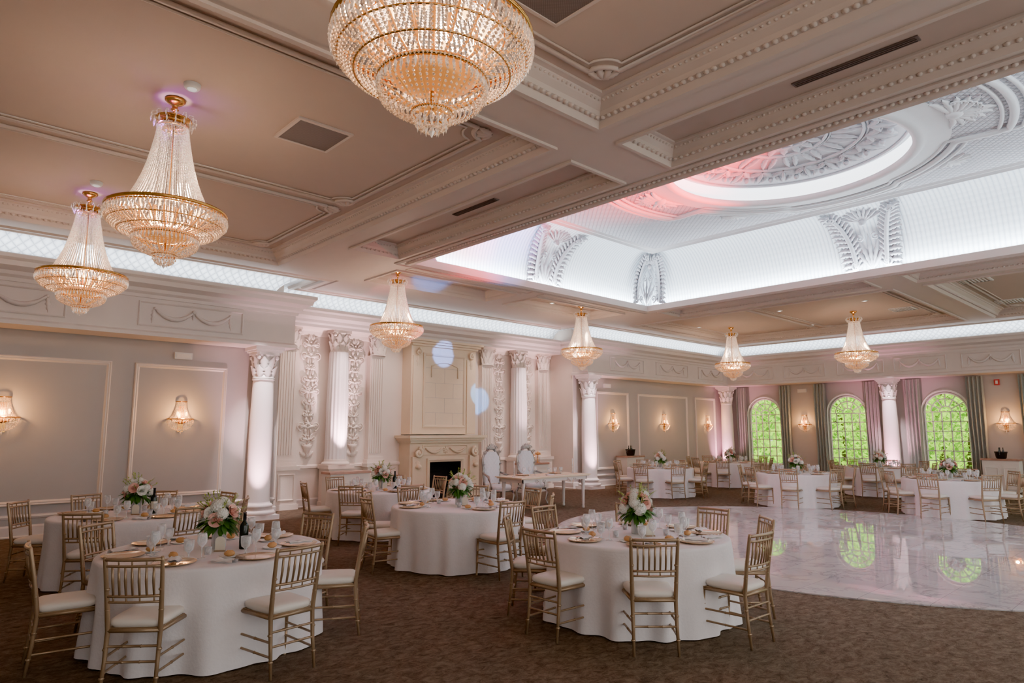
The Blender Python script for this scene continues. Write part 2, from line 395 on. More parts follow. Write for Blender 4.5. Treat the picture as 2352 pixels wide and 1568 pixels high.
for k,(a,c,d,e) in enumerate(coff+RA):
    s_=1 if k<4 else (.6 if k<6 else .62)
    b.loop(a,c,d,e,[(0-.03,BB-.0),(-.03,BB-.03),(.03*s_,BB-.03),(.05*s_,BB),(.07*s_,BB+.03),(.12*s_,BB+.05),(.14*s_,BB+.09),(.2*s_,BB+.13),(.24*s_,BB+.17),(.30*s_,BB+.175),(.30*s_,CZ)])
    if k<4 or k>5:
        g=.1*s_;g2=.22*s_
        for (p,q) in [((a+g,d+g),(c-g,d+g)),((a+g,e-g),(c-g,e-g)),((a+g,d+g),(a+g,e-g)),((c-g,d+g),(c-g,e-g))]:
            beads_line(b,p,q,BB+.04,.08,.032 if k<4 else .028)
        for (p,q) in [((a+g2,d+g2),(c-g2,d+g2)),((a+g2,e-g2),(c-g2,e-g2)),((a+g2,d+g2),(a+g2,e-g2)),((c-g2,d+g2),(c-g2,e-g2))]:
            beads_line(b,p,q,BB+.15,.06,.018)
struct(b.obj('trim_8','ceilt'),'crown moulding inside the ceiling coffers','moulding')
def notched(b,x0,x1,y0,y1,z,r=.22,rad=.03):
    def arc(cx,cy,s,e):
        return [(cx+r*cos(s+(e-s)*i/6),cy+r*sin(s+(e-s)*i/6),z) for i in range(7)]
    pts=arc(x0,y0,pi/2,0)+arc(x1,y0,pi,pi/2)+arc(x1,y1,1.5*pi,pi)+arc(x0,y1,2*pi,1.5*pi)
    b.tube(pts,rad,6,closed=True,flat=.8)
    ins=.09
    x0+=ins;x1-=ins;y0+=ins;y1-=ins
    pts2=arc(x0,y0,pi/2,0)+arc(x1,y0,pi,pi/2)+arc(x1,y1,1.5*pi,pi)+arc(x0,y1,2*pi,1.5*pi)
    b.tube(pts2,rad*.5,5,closed=True,flat=.8)
    x0-=ins;x1+=ins;y0-=ins;y1+=ins
    oT=b.T; b.T=lambda u,w,o:(u,w,z-o)
    for (cx,cy,a) in [(x0,y0,pi/4),(x1,y0,-pi/4),(x1,y1,-3*pi/4),(x0,y1,3*pi/4)]:
        for da in (-.9,-.3,.3,.9): b.leaf((cx+sin(a)*.02,cy+cos(a)*.02),a+da,.2,.09,.03)
    b.T=oT
b=MB()
for (a,c,d,e) in [(-1.4,4.72,5.4,8.72),(-1.4,4.72,8.95,11.75),(-1.4,4.72,.2,3.8),(16.8,22.1,5.4,8.72),(16.8,22.1,8.95,11.75),(16.8,22.1,.2,3.8)]:
    notched(b,a,c,d,e,CZ-.012)
struct(b.obj('trim_9','ceilt'),'decorative ceiling panel moulding with notched corners','moulding')
b=MB(lambda u,w,o:(u,w,BB-o))
b.loop(7.2,10.6,10.62,10.88,[(0,-.01),(.01,.014),(.04,.014),(.05,-.01)]);b.loop(10.9,14.3,10.62,10.88,[(0,-.01),(.01,.014),(.04,.014),(.05,-.01)])
b.loop(OX0-.26,OX1+.26,OY0-.26,OY1+.26,[(0,-.01),(0,.02),(.04,.04),(.05,.02),(.14,.02),(.16,.05),(.22,.06),(.285,.03),(.285,-.12),(.22,-.121)])
b.T=None
for (p,q) in [((OX0-.15,OY0),(OX0-.15,OY1)),((OX1+.15,OY0),(OX1+.15,OY1)),((OX0,OY1+.15),(OX1,OY1+.15))]:
    beads_line(b,p,q,BB-.025,.075,.03)
struct(b.obj('trim_10','ceilt'),'carved moulding framing the ceiling opening','moulding')
ci=lambda t:-.22+.92*(1-cos(t)); cz=lambda t:5.04+1.26*sin(t)
b=MB(); pr=[(ci(i/14*pi/2),cz(i/14*pi/2)) for i in range(15)]
b.loop(OX0,OX1,OY0,OY1,pr,sm=False)
struct(b.obj('ceiling_cove','rib'),'white ribbed curved ceiling cove','ceiling')
UZ=6.3; ux0,ux1,uy0,uy1=OX0+.7,OX1-.7,OY0+.7,OY1-.7; dcx,dcy=(ux0+ux1)/2,(uy0+uy1)/2; DR=1.9
angs=[2*pi*i/96 for i in range(96)]+[atan2(y-dcy,x-dcx)%(2*pi) for x in(ux0,ux1) for y in (uy0,uy1)]
angs=sorted(set(round(a,6) for a in angs))
vs=[];fs=[];n=len(angs)
for a in angs:
    c,s_=cos(a),sin(a); k=min((ux1-dcx)/abs(c) if abs(c)>1e-6 else 1e9,(uy1-dcy)/abs(s_) if abs(s_)>1e-6 else 1e9)
    vs+=[(dcx+DR*c,dcy+DR*s_,UZ),(dcx+k*c,dcy+k*s_,UZ)]
for i in range(n):
    j=(i+1)%n; fs.append((2*i,2*i+1,2*j+1,2*j))
b=MB();b.add(vs,fs);struct(b.obj('ceiling_upper','diaper'),'diaper patterned raised ceiling panel','ceiling')
b=MB()
b.lathe([(DR,UZ+.02),(DR-.02,UZ-.06),(DR+.06,UZ-.09),(DR+.14,UZ-.06),(DR+.2,UZ-.01),(DR+.5,UZ-.012)],96,(dcx,dcy,0))
def smooth(x): x=max(0,min(1,x)); return x*x*(3-2*x)
for off,rad,hh in ((0,.06,.02),(.16,.035,.015),(-.14,.03,.012)):
    pts=[]
    for i in range(240):
        a=2*pi*i/240
        r=2.5+off+.65*smooth((abs(sin(a))-.90)/.035)+.12*smooth((abs(cos(a))-.90)/.035)
        pts.append((dcx+r*cos(a),dcy+r*sin(a),UZ-hh))
    b.tube(pts,rad,6,closed=True,flat=.8)
b.loop(ux0,ux1,uy0,uy1,[(0,UZ),(0,UZ-.06),(.06,UZ-.08),(.1,UZ-.03),(.14,UZ-.04),(.18,UZ)])
oT=lambda u,w,o:(u,w,UZ-o)
b.T=oT
for sg in (1,-1):
    for k in range(11):
        a=-1.3+2.6*k/10; b.leaf((dcx,dcy+sg*2.45),(0 if sg>0 else pi)+a*1.15,.55,.11,.05,curl=.6*(1 if a>0 else -1),nl=5,ns=14)
        b.scroll((dcx+.38*sin(a),dcy+sg*(2.5+.3*cos(a))),.06,1.2,1 if a>0 else -1,a,.014,.03)
    b.T=None;b.ball((dcx,dcy+sg*2.5,UZ-.02),.12,10,6,sz=.6);b.T=oT
for a in (pi*.25,pi*.75,pi*1.25,pi*1.75):
    for k in range(7):
        b.leaf((dcx+2.75*cos(a),dcy+2.75*sin(a)),pi/2-a+(k-3)*.45,.32,.08,.04)
struct(b.obj('trim_11','white'),'lobed plaster moulding around the dome','moulding')
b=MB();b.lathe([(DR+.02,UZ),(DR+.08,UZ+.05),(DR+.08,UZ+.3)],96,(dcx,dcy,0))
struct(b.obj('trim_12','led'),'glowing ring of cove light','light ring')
b=MB();RR=DR+.1
zd=lambda r:UZ+.3+.14*(1-(r/RR)**2)
pl=[(1e-4,zd(0))]+[(RR*j/30,zd(RR*j/30)) for j in range(1,31)]
b.lathe(pl,120,(dcx,dcy,0))
for q,rd in ((.10,.02),(.20,.025),(.34,.03),(.37,.015),(.62,.03),(.65,.015),(.95,.03)):
    r=q*RR;b.tube([(dcx+r*cos(2*pi*i/90),dcy+r*sin(2*pi*i/90),zd(r)-.012) for i in range(90)],rd,6,closed=True)
b.ball((dcx,dcy,zd(0)-.02),.1,14,8,sz=.6)
b.T=lambda u,w,o:(u,w,zd(min(RR,sqrt((u-dcx)**2+(w-dcy)**2)))-o)
for k in range(12):
    a=2*pi*k/12;b.leaf((dcx+.19*sin(a),dcy+.19*cos(a)),a,.20,.10,.03,lift=.01,nl=2)
for k in range(16):
    a=2*pi*k/16;b.leaf((dcx+.40*sin(a),dcy+.40*cos(a)),a,.26,.13,.04,lift=.02,nl=3)
for k in range(32):
    a=2*pi*k/32;x,y=dcx+.76*sin(a),dcy+.76*cos(a)
    b.leaf((x,y),a,.46,.10,.045,lift=.01,curl=.3*(-1)**k,nl=4,ns=14)
for k in range(22):
    a=2*pi*k/22;
    for sg in (-1,1):
        a2=a+sg*.07; x,y=dcx+1.42*sin(a2),dcy+1.42*cos(a2)
        b.scroll((x,y),.08,1.3,sg,-a,.018,.02)
        b.leaf((dcx+1.3*sin(a),dcy+1.3*cos(a)),a+sg*.6,.38,.09,.06,curl=sg*.9,nl=4,ns=14)
        b.leaf((dcx+1.5*sin(a2),dcy+1.5*cos(a2)),a+sg*.2,.28,.08,.06,curl=-sg*.8,nl=3,ns=12)
    b.ball((dcx+1.62*sin(a+pi/22),dcy+1.62*cos(a+pi/22),.04),.05,8,6)
    b.leaf((dcx+1.28*sin(a),dcy+1.28*cos(a)),a,.5,.09,.08,nl=5,ns=14)
struct(b.obj('ceiling_dome','relief'),'carved plaster floral ceiling dome','ceiling')
def covemap(side,u0):
    def T(u,s,o):
        t=min(1.45,max(0.02,s/1.85*pi/2)); i=ci(t)+o*cos(t); z=cz(t)-o*sin(t)
        if side=='E': return (OX1-i,u0+u,z)
        if side=='W': return (OX0+i,u0-u,z)
        if side=='N': return (u0-u,OY1-i,z)
        if side=='NE': return (OX1-i-.12+min(0,u)*.9,OY1-i-.12-max(0,u)*.9,z)
        if side=='NW': return (OX0+i+.12+max(0,u)*.9,OY1-i-.12+min(0,u)*.9,z)
    return T
def acanthus(b,w=1,flare=1):
    for sg in (-1,1):
        n=13
        sp=[]
        for k in range(n+1):
            t=k/n; px=sg*w*((.30+.26*t*t) if flare>0 else (.56-.34*t*t)); py=.08+1.32*t
            sp.append((px,py,.05+.03*sin(pi*t)))
            a0=sg*(1.25-.75*t) ; 
            L=.30-.08*abs(t-.5)
            b.leaf((px,py),a0,L*w*1.1,.12,.07,curl=sg*.8,lift=.05,ns=12,nl=4,lob=.4)
            b.leaf((px,py),-sg*(.5-.2*t),L*.8*w,.09,.06,curl=-sg*.5,ns=10,nl=3)
            b.ball((px,py+.04,.08),.025,6,4)
        b.tube(sp,[.045]*len(sp),6)
        b.scroll((sg*.30*w,.2),.10,1.2,sg,-pi/2,.028,.06)
        b.scroll((sp[-1][0],sp[-1][1]+.05),.11,1.3,-sg,pi/2,.03,.08)
        b.scroll((sg*.16*w,.75),.09,1.2,sg,pi/2,.02,.05)
    for k in range(9): b.leaf((0,1.15),(k-4)*.3,.42,.09*w,.07,nl=3)
    for k in range(5): b.leaf((0,.06),(k-2)*.28,.75-.08*abs(k-2),.10*w,.06,nl=5,ns=14)
    b.ball((0,1.15,.07),.08,8,6)
for side,u0 in [('E',dcy),('N',dcx),('W',dcy),('NE',0),('NW',0)]:
    b=MB(covemap(side,u0)); acanthus(b,.8 if len(side)>1 else 1.0,-1 if len(side)>1 else 1)
    o=b.obj('ceiling_cartouche','relief'); top(o,'carved white plaster acanthus cartouche on the curved cove','plaster ornament','cove cartouches')
# ------------------------------------------------------------ frieze swags
def swag_panel(b,u0,u1,z0,z1):
    b.loop(u0,u1,z0,z1,[(0,0),(0,.02),(.015,.03),(.03,.02),(.035,0)])
    cu=(u0+u1)/2;w=(u1-u0)*.36;zt=z1-.12
    for sg in (-1,1):
        pts=[];rad=[]
        for i in range(13):
            t=i/12;pts.append((cu+sg*w*t,zt-.2*4*t*(1-t)*.9,.03));rad.append(.015+.026*sin(pi*t)+.004*(i%2))
        b.tube(pts,rad,6,up=(0,0,1))
        b.leaf((cu+sg*w,zt+.02),pi-sg*.1,.3,.07,.03)
        b.ball((cu+sg*w,zt,.03),.03,6,4)
    b.ball((cu,zt,.03),.04,8,5); b.leaf((cu,zt),pi,.16,.06,.03)
for (u0,u1) in [(-2.3,-.3),(.0,2.0),(3.1,5.0),(16.7,18.5),(19.2,21.2),(21.9,23.7)]:
    b=MB(TY(13.35)); swag_panel(b,u0,u1,3.68,4.14)
    top(b.obj('frieze_swag_panel','trim'),'plaster garland swag in a framed frieze panel','plaster ornament','frieze swag panels')
for c in [12.2,10.3,8.4,6.6,4.7,2.8]:
    b=MB(TX(24.0)); swag_panel(b,c-.75,c+.75,3.68,4.14)
    top(b.obj('frieze_swag_panel','trim'),'plaster garland swag in a framed frieze panel','plaster ornament','frieze swag panels')
# ------------------------------------------------------------ columns
def capital(b,c,r,z0,z1,sy=1,mi=0,nl=8):
    H=z1-z0
    b.lathe([(r*1.08,z0),(r*1.14,z0+.02*1),(r*1.0,z0+.04),(r*.98,z0+H*.5),(r*1.12,z0+H*.8),(r*1.28,z0+H*.88)],20,(c[0],c[1],0),mi=mi,sy=sy)
    for row,(zz,L,n0,off) in enumerate([(z0+.03,H*.42,nl,0),(z0+H*.30,H*.5,nl,.5)]):
        for k in range(n0):
            ph=2*pi*(k+off)/n0
            def T(u,w,o,ph=ph,r=r):
                rr=r*1.0+o; a=ph+u/r
                return (c[0]+rr*cos(a),c[1]+rr*sin(a)*sy,w)
            old=b.T;b.T=T
            b.leaf((0,zz),0,L,r*.8,.03,lift=r*.34,nl=3)
            b.T=old
    for k in range(4):
        ph=pi/4+k*pi/2
        x,y=c[0]+r*1.35*cos(ph),c[1]+r*1.35*sin(ph)*sy
        b.ball((x,y,z0+H*.78),r*.22,8,6,mi=mi)
    vs=[]
    for k in range(4):
        ph=pi/4+k*pi/2
        for da in(-.09,.09): vs.append((r*1.6*cos(ph+da),r*1.6*sin(ph+da)*sy))
        pm_=ph+pi/4; vs.append((r*1.15*cos(pm_),r*1.15*sin(pm_)*sy))
    n=len(vs);V=[(c[0]+x,c[1]+y,z0+H*.88) for x,y in vs]+[(c[0]+x,c[1]+y,z1) for x,y in vs]+[(c[0],c[1],z0+H*.88),(c[0],c[1],z1)]
    F=[(i,(i+1)%n,n+(i+1)%n,n+i) for i in range(n)]+[(2*n,(i+1)%n,i) for i in range(n)]+[(2*n+1,n+i,n+(i+1)%n) for i in range(n)]
    b.add(V,F,False,mi)
COLP=[(5.6,13.66),(15.98,13.66),(24.33,13.6),(24.33,7.68),(24.33,1.7)]
def column(x,y,label):
    R=root('column',(x,y,0)); R['label']=label;R['category']='column';R['group']='corinthian columns'
    r=.235
    b=MB();b.lathe([(r*1.02,.34),(r,.4),(r,1.3),(r*.97,2.0),(r*.87,2.84)],32)
    b.obj('shaft','colw',R)
    b=MB();b.box(-.33,.33,-.33,.33,0,.09);b.lathe([(.33,.09),(.35,.12),(.33,.17),(.28,.18),(.26,.22),(.29,.24),(.3,.27),(.27,.3),(.25,.31),(.24,.345)],32)
    b.obj('base','colw',R)
    b=MB();capital(b,(0,0),.2,2.84,3.40);b.box(-.30,.30,-.30,.30,3.43,3.499);b.box(-.27,.27,-.27,.27,3.39,3.43);b.lathe([(.2,2.8),(.23,2.82),(.2,2.85)],24)
    b.obj('capital','colw',R)
    return R
for i,(x,y) in enumerate(COLP):
    column(x,y,['white round corinthian column beside the alcove','white round corinthian column beside the alcove','white round corinthian column in the room corner','white round corinthian column between curtained windows','white round corinthian column between curtained windows'][i])
# ------------------------------------------------------------ alcove pilasters & half columns
PX=[6.65,9.02,12.75,15.1]; CX=[7.85,13.9]
for x in PX:
    R=root('pilaster',(x,14.948,0));R['label']='cream fluted pilaster with carved capital';R['category']='pilaster';R['group']='alcove pilasters'
    b=MB();b.box(-.21,.21,-.16,0,1.12,3.68)
    for k in range(6): b.box(-.175+k*.0625,-.14+k*.0625,-.18,-.16,1.22,3.6)
    b.obj('shaft','cream',R)
    b=MB();b.box(-.3,.3,-.3,0,0,.12);b.box(-.27,.27,-.27,0,.12,.88);b.box(-.31,.31,-.31,0,.88,.97);b.box(-.26,.26,-.22,0,.97,1.05);b.box(-.23,.23,-.19,0,1.05,1.12)
    b.T=TY(-.27); b.loop(-.2,.2,.2,.8,[(0,0),(0,.02),(.02,.025),(.04,0)])
    b.obj('pedestal','cream',R)
    b=MB();capital(b,(0,-.17),.2,3.68,4.2,sy=.5)
    b.obj('capital','cream',R)
for x in CX:
    R=root('fluted_column',(x,14.66,0));R['label']='pale fluted half column lit by an uplight';R['category']='column';R['group']='alcove fluted columns'
    b=MB();b.lathe([(.27,1.1),(.26,1.2),(.26,2.4),(.23,3.66)],90,rf=lambda a,z:1-.055*(.5+.5*cos(18*a)))
    b.obj('shaft','colw',R)
    b=MB();b.box(-.33,.33,-.3,.22,0,.12);b.box(-.3,.3,-.27,.22,.12,.88);b.box(-.34,.34,-.31,.22,.88,.97);b.lathe([(.33,.97),(.34,1.0),(.3,1.04),(.27,1.05),(.28,1.08),(.26,1.11)],32)
    b.obj('pedestal','cream',R)
    b=MB();capital(b,(0,0),.2,3.66,4.2,sy=.75)
    b.obj('capital','cream',R)
def vine(b,cu,z0,z1,w):
    H=z1-z0
    for sg in (-1,1):
        b.leaf((cu,z0),sg*.9,.22,.12,.04)
        b.scroll((cu+sg*.1,z0+.28),.07,1.1,-sg,-pi/2,.014,.02)
    b.tube([(cu,z0,.02),(cu,z0+.08,.02),(cu,z0+.12,.02),(cu,z0+.22,.02),(cu,z0+.3,.02)],[.08,.03,.05,.1,.12],8)
    pts=[(cu+.06*w*sin(i*.5),z0+.3+(H-.45)*i/40,.02) for i in range(41)]
    b.tube(pts,.012,5)
    n=9
    for k in range(n):
        z=z0+.45+(H-.7)*k/(n-1)
        ww=w*(.75+.25*sin(k*1.9))
        for sg in (-1,1):
            b.scroll((cu+sg*ww*.42,z),.11*ww/.4,1.3,sg,-pi/2 if k%2 else pi/2,.018,.045)
            b.leaf((cu,z-.05),sg*1.0,.24*ww/.4,.09,.07,curl=sg*.7)
            b.leaf((cu+sg*.06,z+.1),sg*.3,.16,.07,.065,curl=-sg*.8)
        b.ball((cu,z+.05,.03),.045 if k%2 else .03,7,5)
        if k%3==1:
            for j in range(6): b.leaf((cu,z+.05),j*pi/3,.1,.06,.05)
    for j in range(5): b.leaf((cu,z1-.16),(j-2)*.5,.22,.09,.04)
for x in [7.24,8.44,13.33,14.5]:
    b=MB(TY(14.949)); vine(b,x,1.15,4.1,.42)
    top(b.obj('wall_relief','cream'),'cream plaster relief of scrolling vines and urn','plaster ornament','alcove vine reliefs')
b=MB()
b.sweep([(6.1,14.95),(15.6,14.95)],[(0,.88),(.05,.9),(.05,.95),(.02,.97),(0,.98)])
b.sweep([(6.1,14.95),(15.6,14.95)],[(0,4.05),(.03,4.07),(.06,4.15),(.1,4.2)])
struct(b.obj('trim_13','cream'))
# ------------------------------------------------------------ fireplace
FX=10.98
R=root('fireplace',(FX,14.948,0));top(R,'cream limestone fireplace with carved mantel and tall overmantel','fireplace')
b=MB()
b.box(-1.1,1.1,-.42,0,1.68,4.1)
b.T=TY(-.42)
b.loop(-.72,.72,1.85,3.85,[(0,0),(0,.03),(.03,.045),(.06,.03),(.08,0)])
for z in (2.25,2.65,3.05,3.45): b.box(-.64,.64,z-.004,z+.004,-.002,.003,1)
for x,z in [(-.3,2.05),(.3,2.05),(0,2.45),(-.3,2.85),(.3,2.85),(0,3.25)]: b.box(x-.004,x+.004,z-.2,z+.2,-.002,.003,1)
pts=[(-.45,3.2,.02),(-.45,3.5,.02)]+[(-.45+.9*i/10,3.5+.12*sin(pi*i/10),.02) for i in range(11)]+[(.45,3.2,.02)]
b.tube(pts,.018,5)
for sg in (-1,1):
    b.box(sg*.91-.15,sg*.91+.15,1.7,3.75,0,.04)
    b.scroll((sg*.91,3.85),.1,1.3,sg,pi/2,.03,.08); b.leaf((sg*.91,3.8),pi,.4,.16,.07)
b.T=None
for z,o in [(4.02,.5),(4.08,.56),(4.14,.62)]: b.box(-1.12-(o-.5),1.12+(o-.5),-o,0,z,z+.055)
b.obj('overmantel',['lime','ceilt'],R)
b=MB()
b.box(-1.3,1.3,-.72,0,1.58,1.65);b.box(-1.25,1.25,-.66,0,1.52,1.58);b.box(-1.2,1.2,-.6,0,1.46,1.52)
b.obj('mantel_shelf','lime',R)
b=MB()
b.box(-1.15,-.52,-.5,0,0,1.46);b.box(.52,1.15,-.5,0,0,1.46);b.box(-.52,.52,-.5,0,.95,1.46)
b.box(-1.2,-.78,-.56,-.5,0,.12);b.box(.78,1.2,-.56,-.5,0,.12)
b.T=TY(-.5)
b.loop(-.62,.62,-.1,1.05,[(0,0),(0,.05),(.04,.06),(.1,.02)])
for u0,u1 in [(-.68,-.12),(.12,.68)]:
    pts=[(u0+(u1-u0)*i/10,1.32-.12*sin(pi*i/10),.04) for i in range(11)]
    b.tube(pts,[.015+.02*sin(pi*i/10) for i in range(11)],6)
b.loop(-.75,.75,1.12,1.4,[(0,0),(0,.02),(.02,.03),(.04,0)])
for j in range(8): b.leaf((0,1.26),j*pi/4,.1,.06,.04)
for sg in (-1,1):
    b.box(sg*.95-.16,sg*.95+.16,.12,1.1,0,.08)
    b.leaf((sg*.95,1.08),pi,.5,.26,.1,lift=-.02); b.scroll((sg*.95,1.2),.13,1.4,sg,pi/2,.045,.12); b.scroll((sg*.95,.3),.09,1.2,-sg,-pi/2,.03,.1)
    b.ball((sg*.95,.85,.14),.07,8,6)
b.obj('surround','lime',R)
b=MB();b.box(-.52,.52,-.06,-.0,0,.95);b.box(-.53,-.5,-.5,0,0,.95);b.box(.5,.53,-.5,0,0,.95);b.box(-.52,.52,-.5,0,.93,.96);b.box(-.52,.52,-.5,0,0,.02)
b.obj('firebox','soot',R)
b=MB()
b.box(-.44,.44,-.42,-.4,.05,.08)
for k in range(9): b.box(-.42+k*.105,-.405+k*.105,-.42,-.4,.02,.2)
b.obj('fire_grate','black',R)
# ------------------------------------------------------------ windows
m=bpy.data.materials.new('window_glass');N,L,bs_=nt(m)
t_=N.new('ShaderNodeBsdfTransparent');mx=N.new('ShaderNodeMixShader');mx.inputs[0].default_value=.97
bs_.inputs['Roughness'].default_value=.02
L.new(bs_.outputs[0],mx.inputs[1]);L.new(t_.outputs[0],mx.inputs[2]);L.new(mx.outputs[0],N['Material Output'].inputs['Surface']);M['pane']=m
wi=0
for c in WC[:4]:
    wi+=1
    R=root('window_%d'%wi,(X1+.1,c,0));struct(R,'arched window with white muntin grid','window')
    b=MB()
    arch=[(0,-WH+.03,ZS+.03)]+[(0,-(WH-.03)*cos(pi*i/20),ZT+(WH-.03)*sin(pi*i/20)) for i in range(21)]+[(0,WH-.03,ZS+.03)]
    b.tube(arch,.035,4,closed=True,sm=False,up=(1,0,0))
    b.box(-.14,.05,-WH-.05,WH+.05,ZS-.04,ZS+.01)
    arch=[(-.11,-WH-.04,ZS)]+[(-.11,-(WH+.04)*cos(pi*i/20),ZT+(WH+.04)*sin(pi*i/20)) for i in range(21)]+[(-.11,WH+.04,ZS)]
    b.tube(arch,.03,4,sm=False,up=(1,0,0))
    o=b.obj('window_frame','winf',R);o['kind']='structure'
    b=MB()
    for k in range(1,5):
        y=-WH+2*WH*k/5; b.box(-.03,.012,y-.015,y+.015,ZS,ZT)
    for k in range(0,7):
        z=ZS+(ZT-ZS)*k/6; b.box(-.03,.012,-WH,WH,z-.015,z+.015)
    for k in range(1,6):
        a=pi*k/6; b.tube([(0,-.18*cos(a),ZT+.18*sin(a)),(0,-WH*cos(a),ZT+WH*sin(a))],.018,4)
    for rr in (.18,.42): b.tube([(0,-rr*cos(pi*i/16),ZT+rr*sin(pi*i/16)) for i in range(17)],.018,4,up=(1,0,0))
    o=b.obj('muntins','winf',R);o['kind']='structure'
    b=MB();vs=[(.03,-WH,ZS),(.03,WH,ZS)]+[(.03,WH*cos(pi*i/16),ZT+WH*sin(pi*i/16)) for i in range(17)]
    b.add(vs,[tuple(range(len(vs)))]);o=b.obj('window_pane','pane',R);o['kind']='structure'
def curtain(yc,w,ph):
    n=int(60);vs=[];fs=[]
    zs=[.02,.5,1.2,1.9,2.6,3.1,3.4,3.46]
    for z in zs:
        pin=1-.12*math.exp(-((z-1.3)/.5)**2)
        amp=.055*(1-.4*(z/3.5))
        for i in range(n+1):
            t=i/n-.5; vs.append((amp*sin(t*w*2*pi/.11+ph+.3*sin(z*2)),t*w*pin,z))
    for j in range(len(zs)-1):
        for i in range(n): fs.append((j*(n+1)+i,j*(n+1)+i+1,(j+1)*(n+1)+i+1,(j+1)*(n+1)+i))
    b=MB();b.add(vs,fs,True);o=b.obj('curtain','curtain',None,(24.69,yc,0))
    top(o,'floor length grey pleated drape beside the arched window','curtain','window drapes')
for i,c in enumerate(WC[:4]):
    curtain(c+WH+.24,.46,i);curtain(c-WH-.24,.46,i+1)
# ------------------------------------------------------------ outside
b=MB();b.box(X1+.3,60,-20,40,-.35,-.25);top(b.obj('lawn','grass'),'sunlit green lawn outside the windows','lawn',kind='stuff')
def tree(x,y,h,r):
    R=root('tree',(x,y,-.249));top(R,'leafy green tree outside the window','tree','garden trees')
    b=MB();pts=[(.1*sin(i),.1*cos(i*1.3),h*.8*i/6) for i in range(7)];b.tube(pts,[.13-.014*i for i in range(7)],8)
    for k in range(6):
        a=k*1.1;z=h*(.35+.07*k);b.tube([(0,0,z),(r*.5*cos(a),r*.5*sin(a),z+.6),(r*.9*cos(a),r*.9*sin(a),z+.9)],[.06,.04,.02],6)
    b.obj('trunk','bark',R)
    b=MB()
    for k in range(6500):
        u=random.random();a=random.random()*2*pi;ct=random.uniform(-1,1);rr=r*(u**.4)
        s_=sqrt(1-ct*ct);p=Vector((rr*s_*cos(a),rr*s_*sin(a),h*.58+rr*ct*h*.5/r))
        q=Vector((random.gauss(0,1),random.gauss(0,1),random.gauss(0,1))).normalized();w=q.cross(Vector((.3,.2,1))).normalized()
        sz=random.uniform(.06,.14)
        b.add([p-q*sz,p+w*sz*.6,p+q*sz,p-w*sz*.6],[(0,1,2,3)],False,0 if random.random()<.65 else 1)
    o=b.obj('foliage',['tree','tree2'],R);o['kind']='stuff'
k=0
for (x,y) in [(30,16.5),(30.5,11.6),(30,6.8),(34.8,19),(35,14),(35,9),(34.8,4),(30.3,2)]:
    random.seed(k);tree(x,y,random.uniform(5,7),random.uniform(1.9,2.3));k+=1
random.seed(11)
b=MB()
for k in range(30000):
    y=random.uniform(-8,42);x=41+random.uniform(-1.2,1.2)+1.*sin(y);z=random.uniform(-.1,8.5)
    q=Vector((random.gauss(0,.6),random.gauss(0,1),random.gauss(0,1))).normalized();w=q.cross(Vector((1,.2,.3))).normalized();sz=random.uniform(.15,.36);p=Vector((x,y,z))
    b.add([p-q*sz*.9,p+w*sz*.6,p+q*sz*.9,p-w*sz*.6],[(0,1,2,3)],False,random.choice((0,0,1)))
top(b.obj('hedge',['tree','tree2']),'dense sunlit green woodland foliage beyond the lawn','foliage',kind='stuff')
# ------------------------------------------------------------ dance floor
b=MB();DC=(11.65,4.7);n=128
b.lathe([(1.0,0),(1.0,.012),(.99,.015),(1e-4,.015)],n,(0,0,0),sm=False,sx=4.3,sy=4.85)
o=b.obj('dance_floor','marble',None,(DC[0],DC[1],.001));top(o,'round polished white marble dance floor with grey veins','dance floor')
# ------------------------------------------------------------ chandelier
def interp(pr,t):
    n=len(pr)-1;k=min(int(t*n),n-1);f=t*n-k
    return (pr[k][0]+(pr[k+1][0]-pr[k][0])*f,pr[k][1]+(pr[k+1][1]-pr[k][1])*f)
CH=root('chandelier');top(CH,'gold empire chandelier with crystal bead tent and basket','chandelier','crystal chandeliers')
b=MB();b.lathe([(.001,.0),(.09,0),(.1,-.02),(.07,-.05),(.03,-.07),(.025,-.1),(.04,-.115),(.02,-.13),(.012,-.14),(.012,-.2)],16)
b.obj('canopy','gold',CH)
RZ=-1.2
b=MB()
b.lathe([(.16,-.215),(.17,-.22),(.17,-.235),(.12,-.24),(.12,-.28),(.14,-.29)],24)
for rr,z,t in [(.135,-.31,.008),(.55,RZ,.012),(.545,RZ-.035,.007),(.30,-1.46,.014),(.11,-1.645,.008),(.40,RZ+.01,.007),(.52,-1.345,.006),(.43,-1.42,.006)]:
    b.tube([(rr*cos(2*pi*i/40),rr*sin(2*pi*i/40),z) for i in range(40)],t,6,closed=True)
b.lathe([(.545,RZ+.005),(.558,RZ+.002),(.558,RZ-.016),(.545,RZ-.02)],48)
b.tube([(0,0,-.18),(0,0,-1.62)],.012,6)
b.obj('gold_frame','gold',CH)
b=MB()
for k in range(20):
    a=2*pi*k/20
    b.tube([(0,0,-1.5),(.15*cos(a),.15*sin(a),-1.43),(.3*cos(a),.3*sin(a),-1.35),(.38*cos(a),.38*sin(a),-1.26),(.545*cos(a),.545*sin(a),RZ-.01)],.009,5)
    if k%2==0: b.tube([(.28*cos(a),.28*sin(a),-1.37),(.28*cos(a),.28*sin(a),-1.22)],.014,6)
for k in range(10):
    a=2*pi*k/10;b.tube([(0,0,-1.61),(.1*cos(a),.1*sin(a),-1.61),(.25*cos(a),.25*sin(a),-1.49),(.29*cos(a),.29*sin(a),-1.46)],.007,5)
b.lathe([(.12,-1.36),(.2,-1.40),(.24,-1.44),(.1,-1.5),(.02,-1.52)],20)
b.obj('gold_arms','gold2',CH)
bl=MB();bl.ball((0,0,0),.02,8,6,sz=2.2);b0=bl.obj('candle_bulb','bulb',CH)
